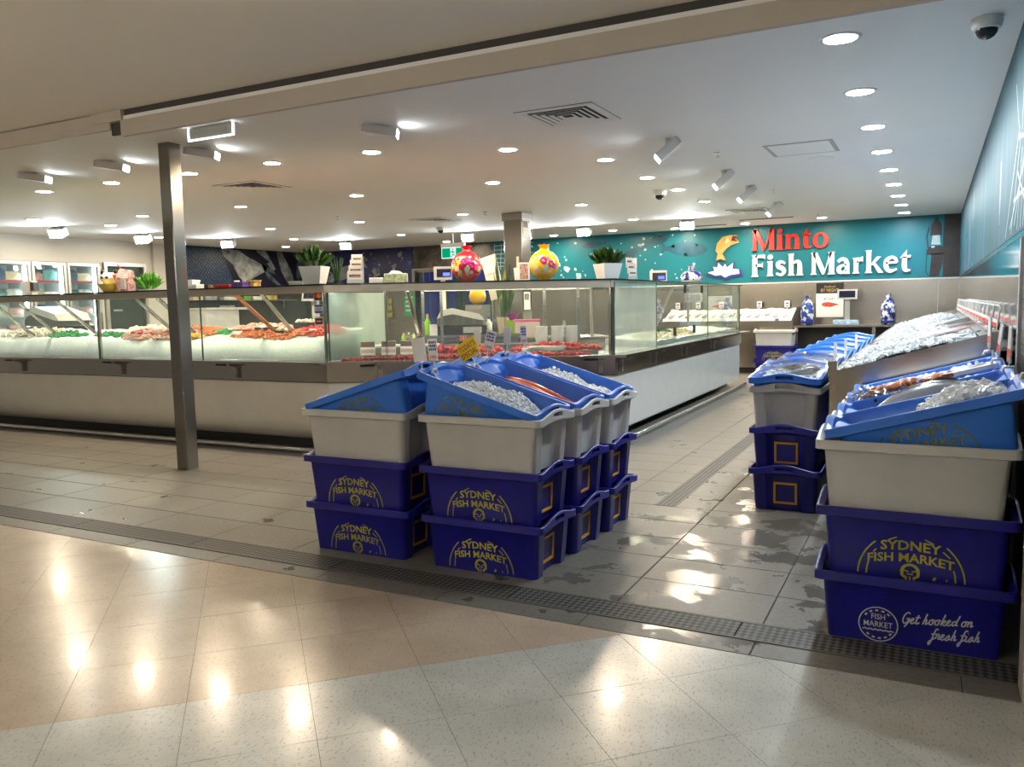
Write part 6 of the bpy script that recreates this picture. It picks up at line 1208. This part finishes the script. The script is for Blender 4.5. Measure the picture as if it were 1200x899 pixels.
o = thing('potted_plant', 'small bright green plant left of the square pillar on the counter', 'potted plant', (-8.36, 6.75, ZT)); MB().lathe([(.11, 0), (.13, .02), (.001, .02)], 16).build('saucer', PAPER, o); leafy(o, 45, .15, .03, .21, .026, mat('fresh_green_leaf', (.10, .36, .03), .4, var=.3, vscale=15))
for k, (x, w, h, m, l, nm) in enumerate(((-7.62, .17, .05, PAPER, 'low white box right of the square pillar', 'takeaway_box'), (-7.66, .11, .05, PAPER, 'smaller white box stacked on the low white box', 'takeaway_box'), (-7.44, .05, .06, BLACK, 'dark jar right of the white boxes', 'jar'), (-7.37, .05, .045, mat('amber_jar', (.25, .12, .02), .3), 'amber jar right of the dark jar', 'jar'), (-7.14, .19, .03, RED_TRAY, 'flat red tin in front of the fish mural', 'tin'), (-7.06, .07, .085, PAPER, 'white cup standing behind the red tin', 'cup'), (-6.90, .17, .06, mat('purple_box', (.10, .05, .28), .4, var=.3, vscale=20), 'purple patterned box right of the white cup', 'box'), (-6.80, .09, .085, mat('gold_box', (.45, .28, .06), .4, var=.4, vscale=20), 'gold patterned box behind the purple box', 'box'), (-6.06, .16, .035, mat('pale_green_parcel', (.62, .66, .55), .5), 'pale green wrapped parcel left of the white plant pot', 'parcel'))):
    z = ZT + (.052 if k == 1 else 0); yy = 6.78 if l.find('behind') < 0 else 6.88
    if nm in ('jar', 'cup'): o = thing(nm, l, nm, (x, yy, z)); MB().lathe([(w / 2 * .9, 0), (w / 2, h * .1), (w / 2, h * .8), (.001, h * .8)], 12).build('body', m, o, 40); MB().lathe([(w / 2 * .9, h * .8), (w / 2 * .9, h), (.001, h)], 12).build('lid', m, o)
    else: box_t(nm, l, nm.split('_')[-1], (x, yy, z), .1 * (k % 3), w, .12, h * .75, m, m)
# exit sign, papers on the inner pillar
ex = thing('exit_sign', 'green running man exit sign hanging in front of the back doorway', 'exit sign', (-8.62, 14.2, 2.44)); MB().box(-.27, .27, -.03, .03, .22, .30).build('housing', WHITE_P, ex); MB().box(-.27, .27, -.012, .012, 0, .22).build('panel', lamp_mat('exit_white', (.8, 1, .9), .35), ex)
for a, e in ((-.255, -.06), (.07, .255)): MB().box(a, e, -.016, -.012, .015, .205).build('green_field', lamp_mat('exit_green', (.0, .22, .10), .5), ex)
b = MB().at(Mz)
for P in (V2((-.02, .15), (.01, .10), (.0, .07)), V2((.0, .08), (.04, .06), (.05, .02)), V2((.0, .08), (-.02, .04), (-.05, .03)), V2((-.02, .14), (.03, .13), (.05, .10)), V2((-.01, .14), (-.05, .12))):
    for q in ribbon2d(P, .022): b.poly([(p.x, p.y, -.017) for p in q])
b.disc((.0, .18, -.017), .02, 10); b.build('running_man', lamp_mat('exit_green', (.0, .22, .10), .5), ex); MB().box(-.01, .01, -.01, .01, .30, .59).build('stem', WHITE_P, ex)
for k, (z, w, h, l) in enumerate(((2.62, .22, .30, 'top'), (1.40, .24, .30, 'lowest'), (1.85, .22, .28, 'middle'))):
    o = thing('paper_notice', f'{l} paper notice stuck on the side of the inner pillar', 'notice', (-6.176, 12.55, z)); MB().box(0, .004, -w / 2, w / 2, 0, h).build('sheet', PAPER, o); MB().box(.004, .005, -w * .4, w * .3, h * .55, h * .9).build('printed_picture', mat('notice_photo', (.30, .20, .16), .5, var=.5, vscale=25), o)
fd = thing('folder', 'cream folder leaning against the inner pillar above the counter', 'folder', (-6.66, 12.42, 1.60), 0, rot=(0, -.25, 0)); MB().box(-.14, .14, -.015, .015, 0, .75).build('cover', mat('cream_board', (.8, .72, .6), .5), fd); MB().box(-.10, .10, -.02, -.015, .45, .6).build('label', PAPER, fd)
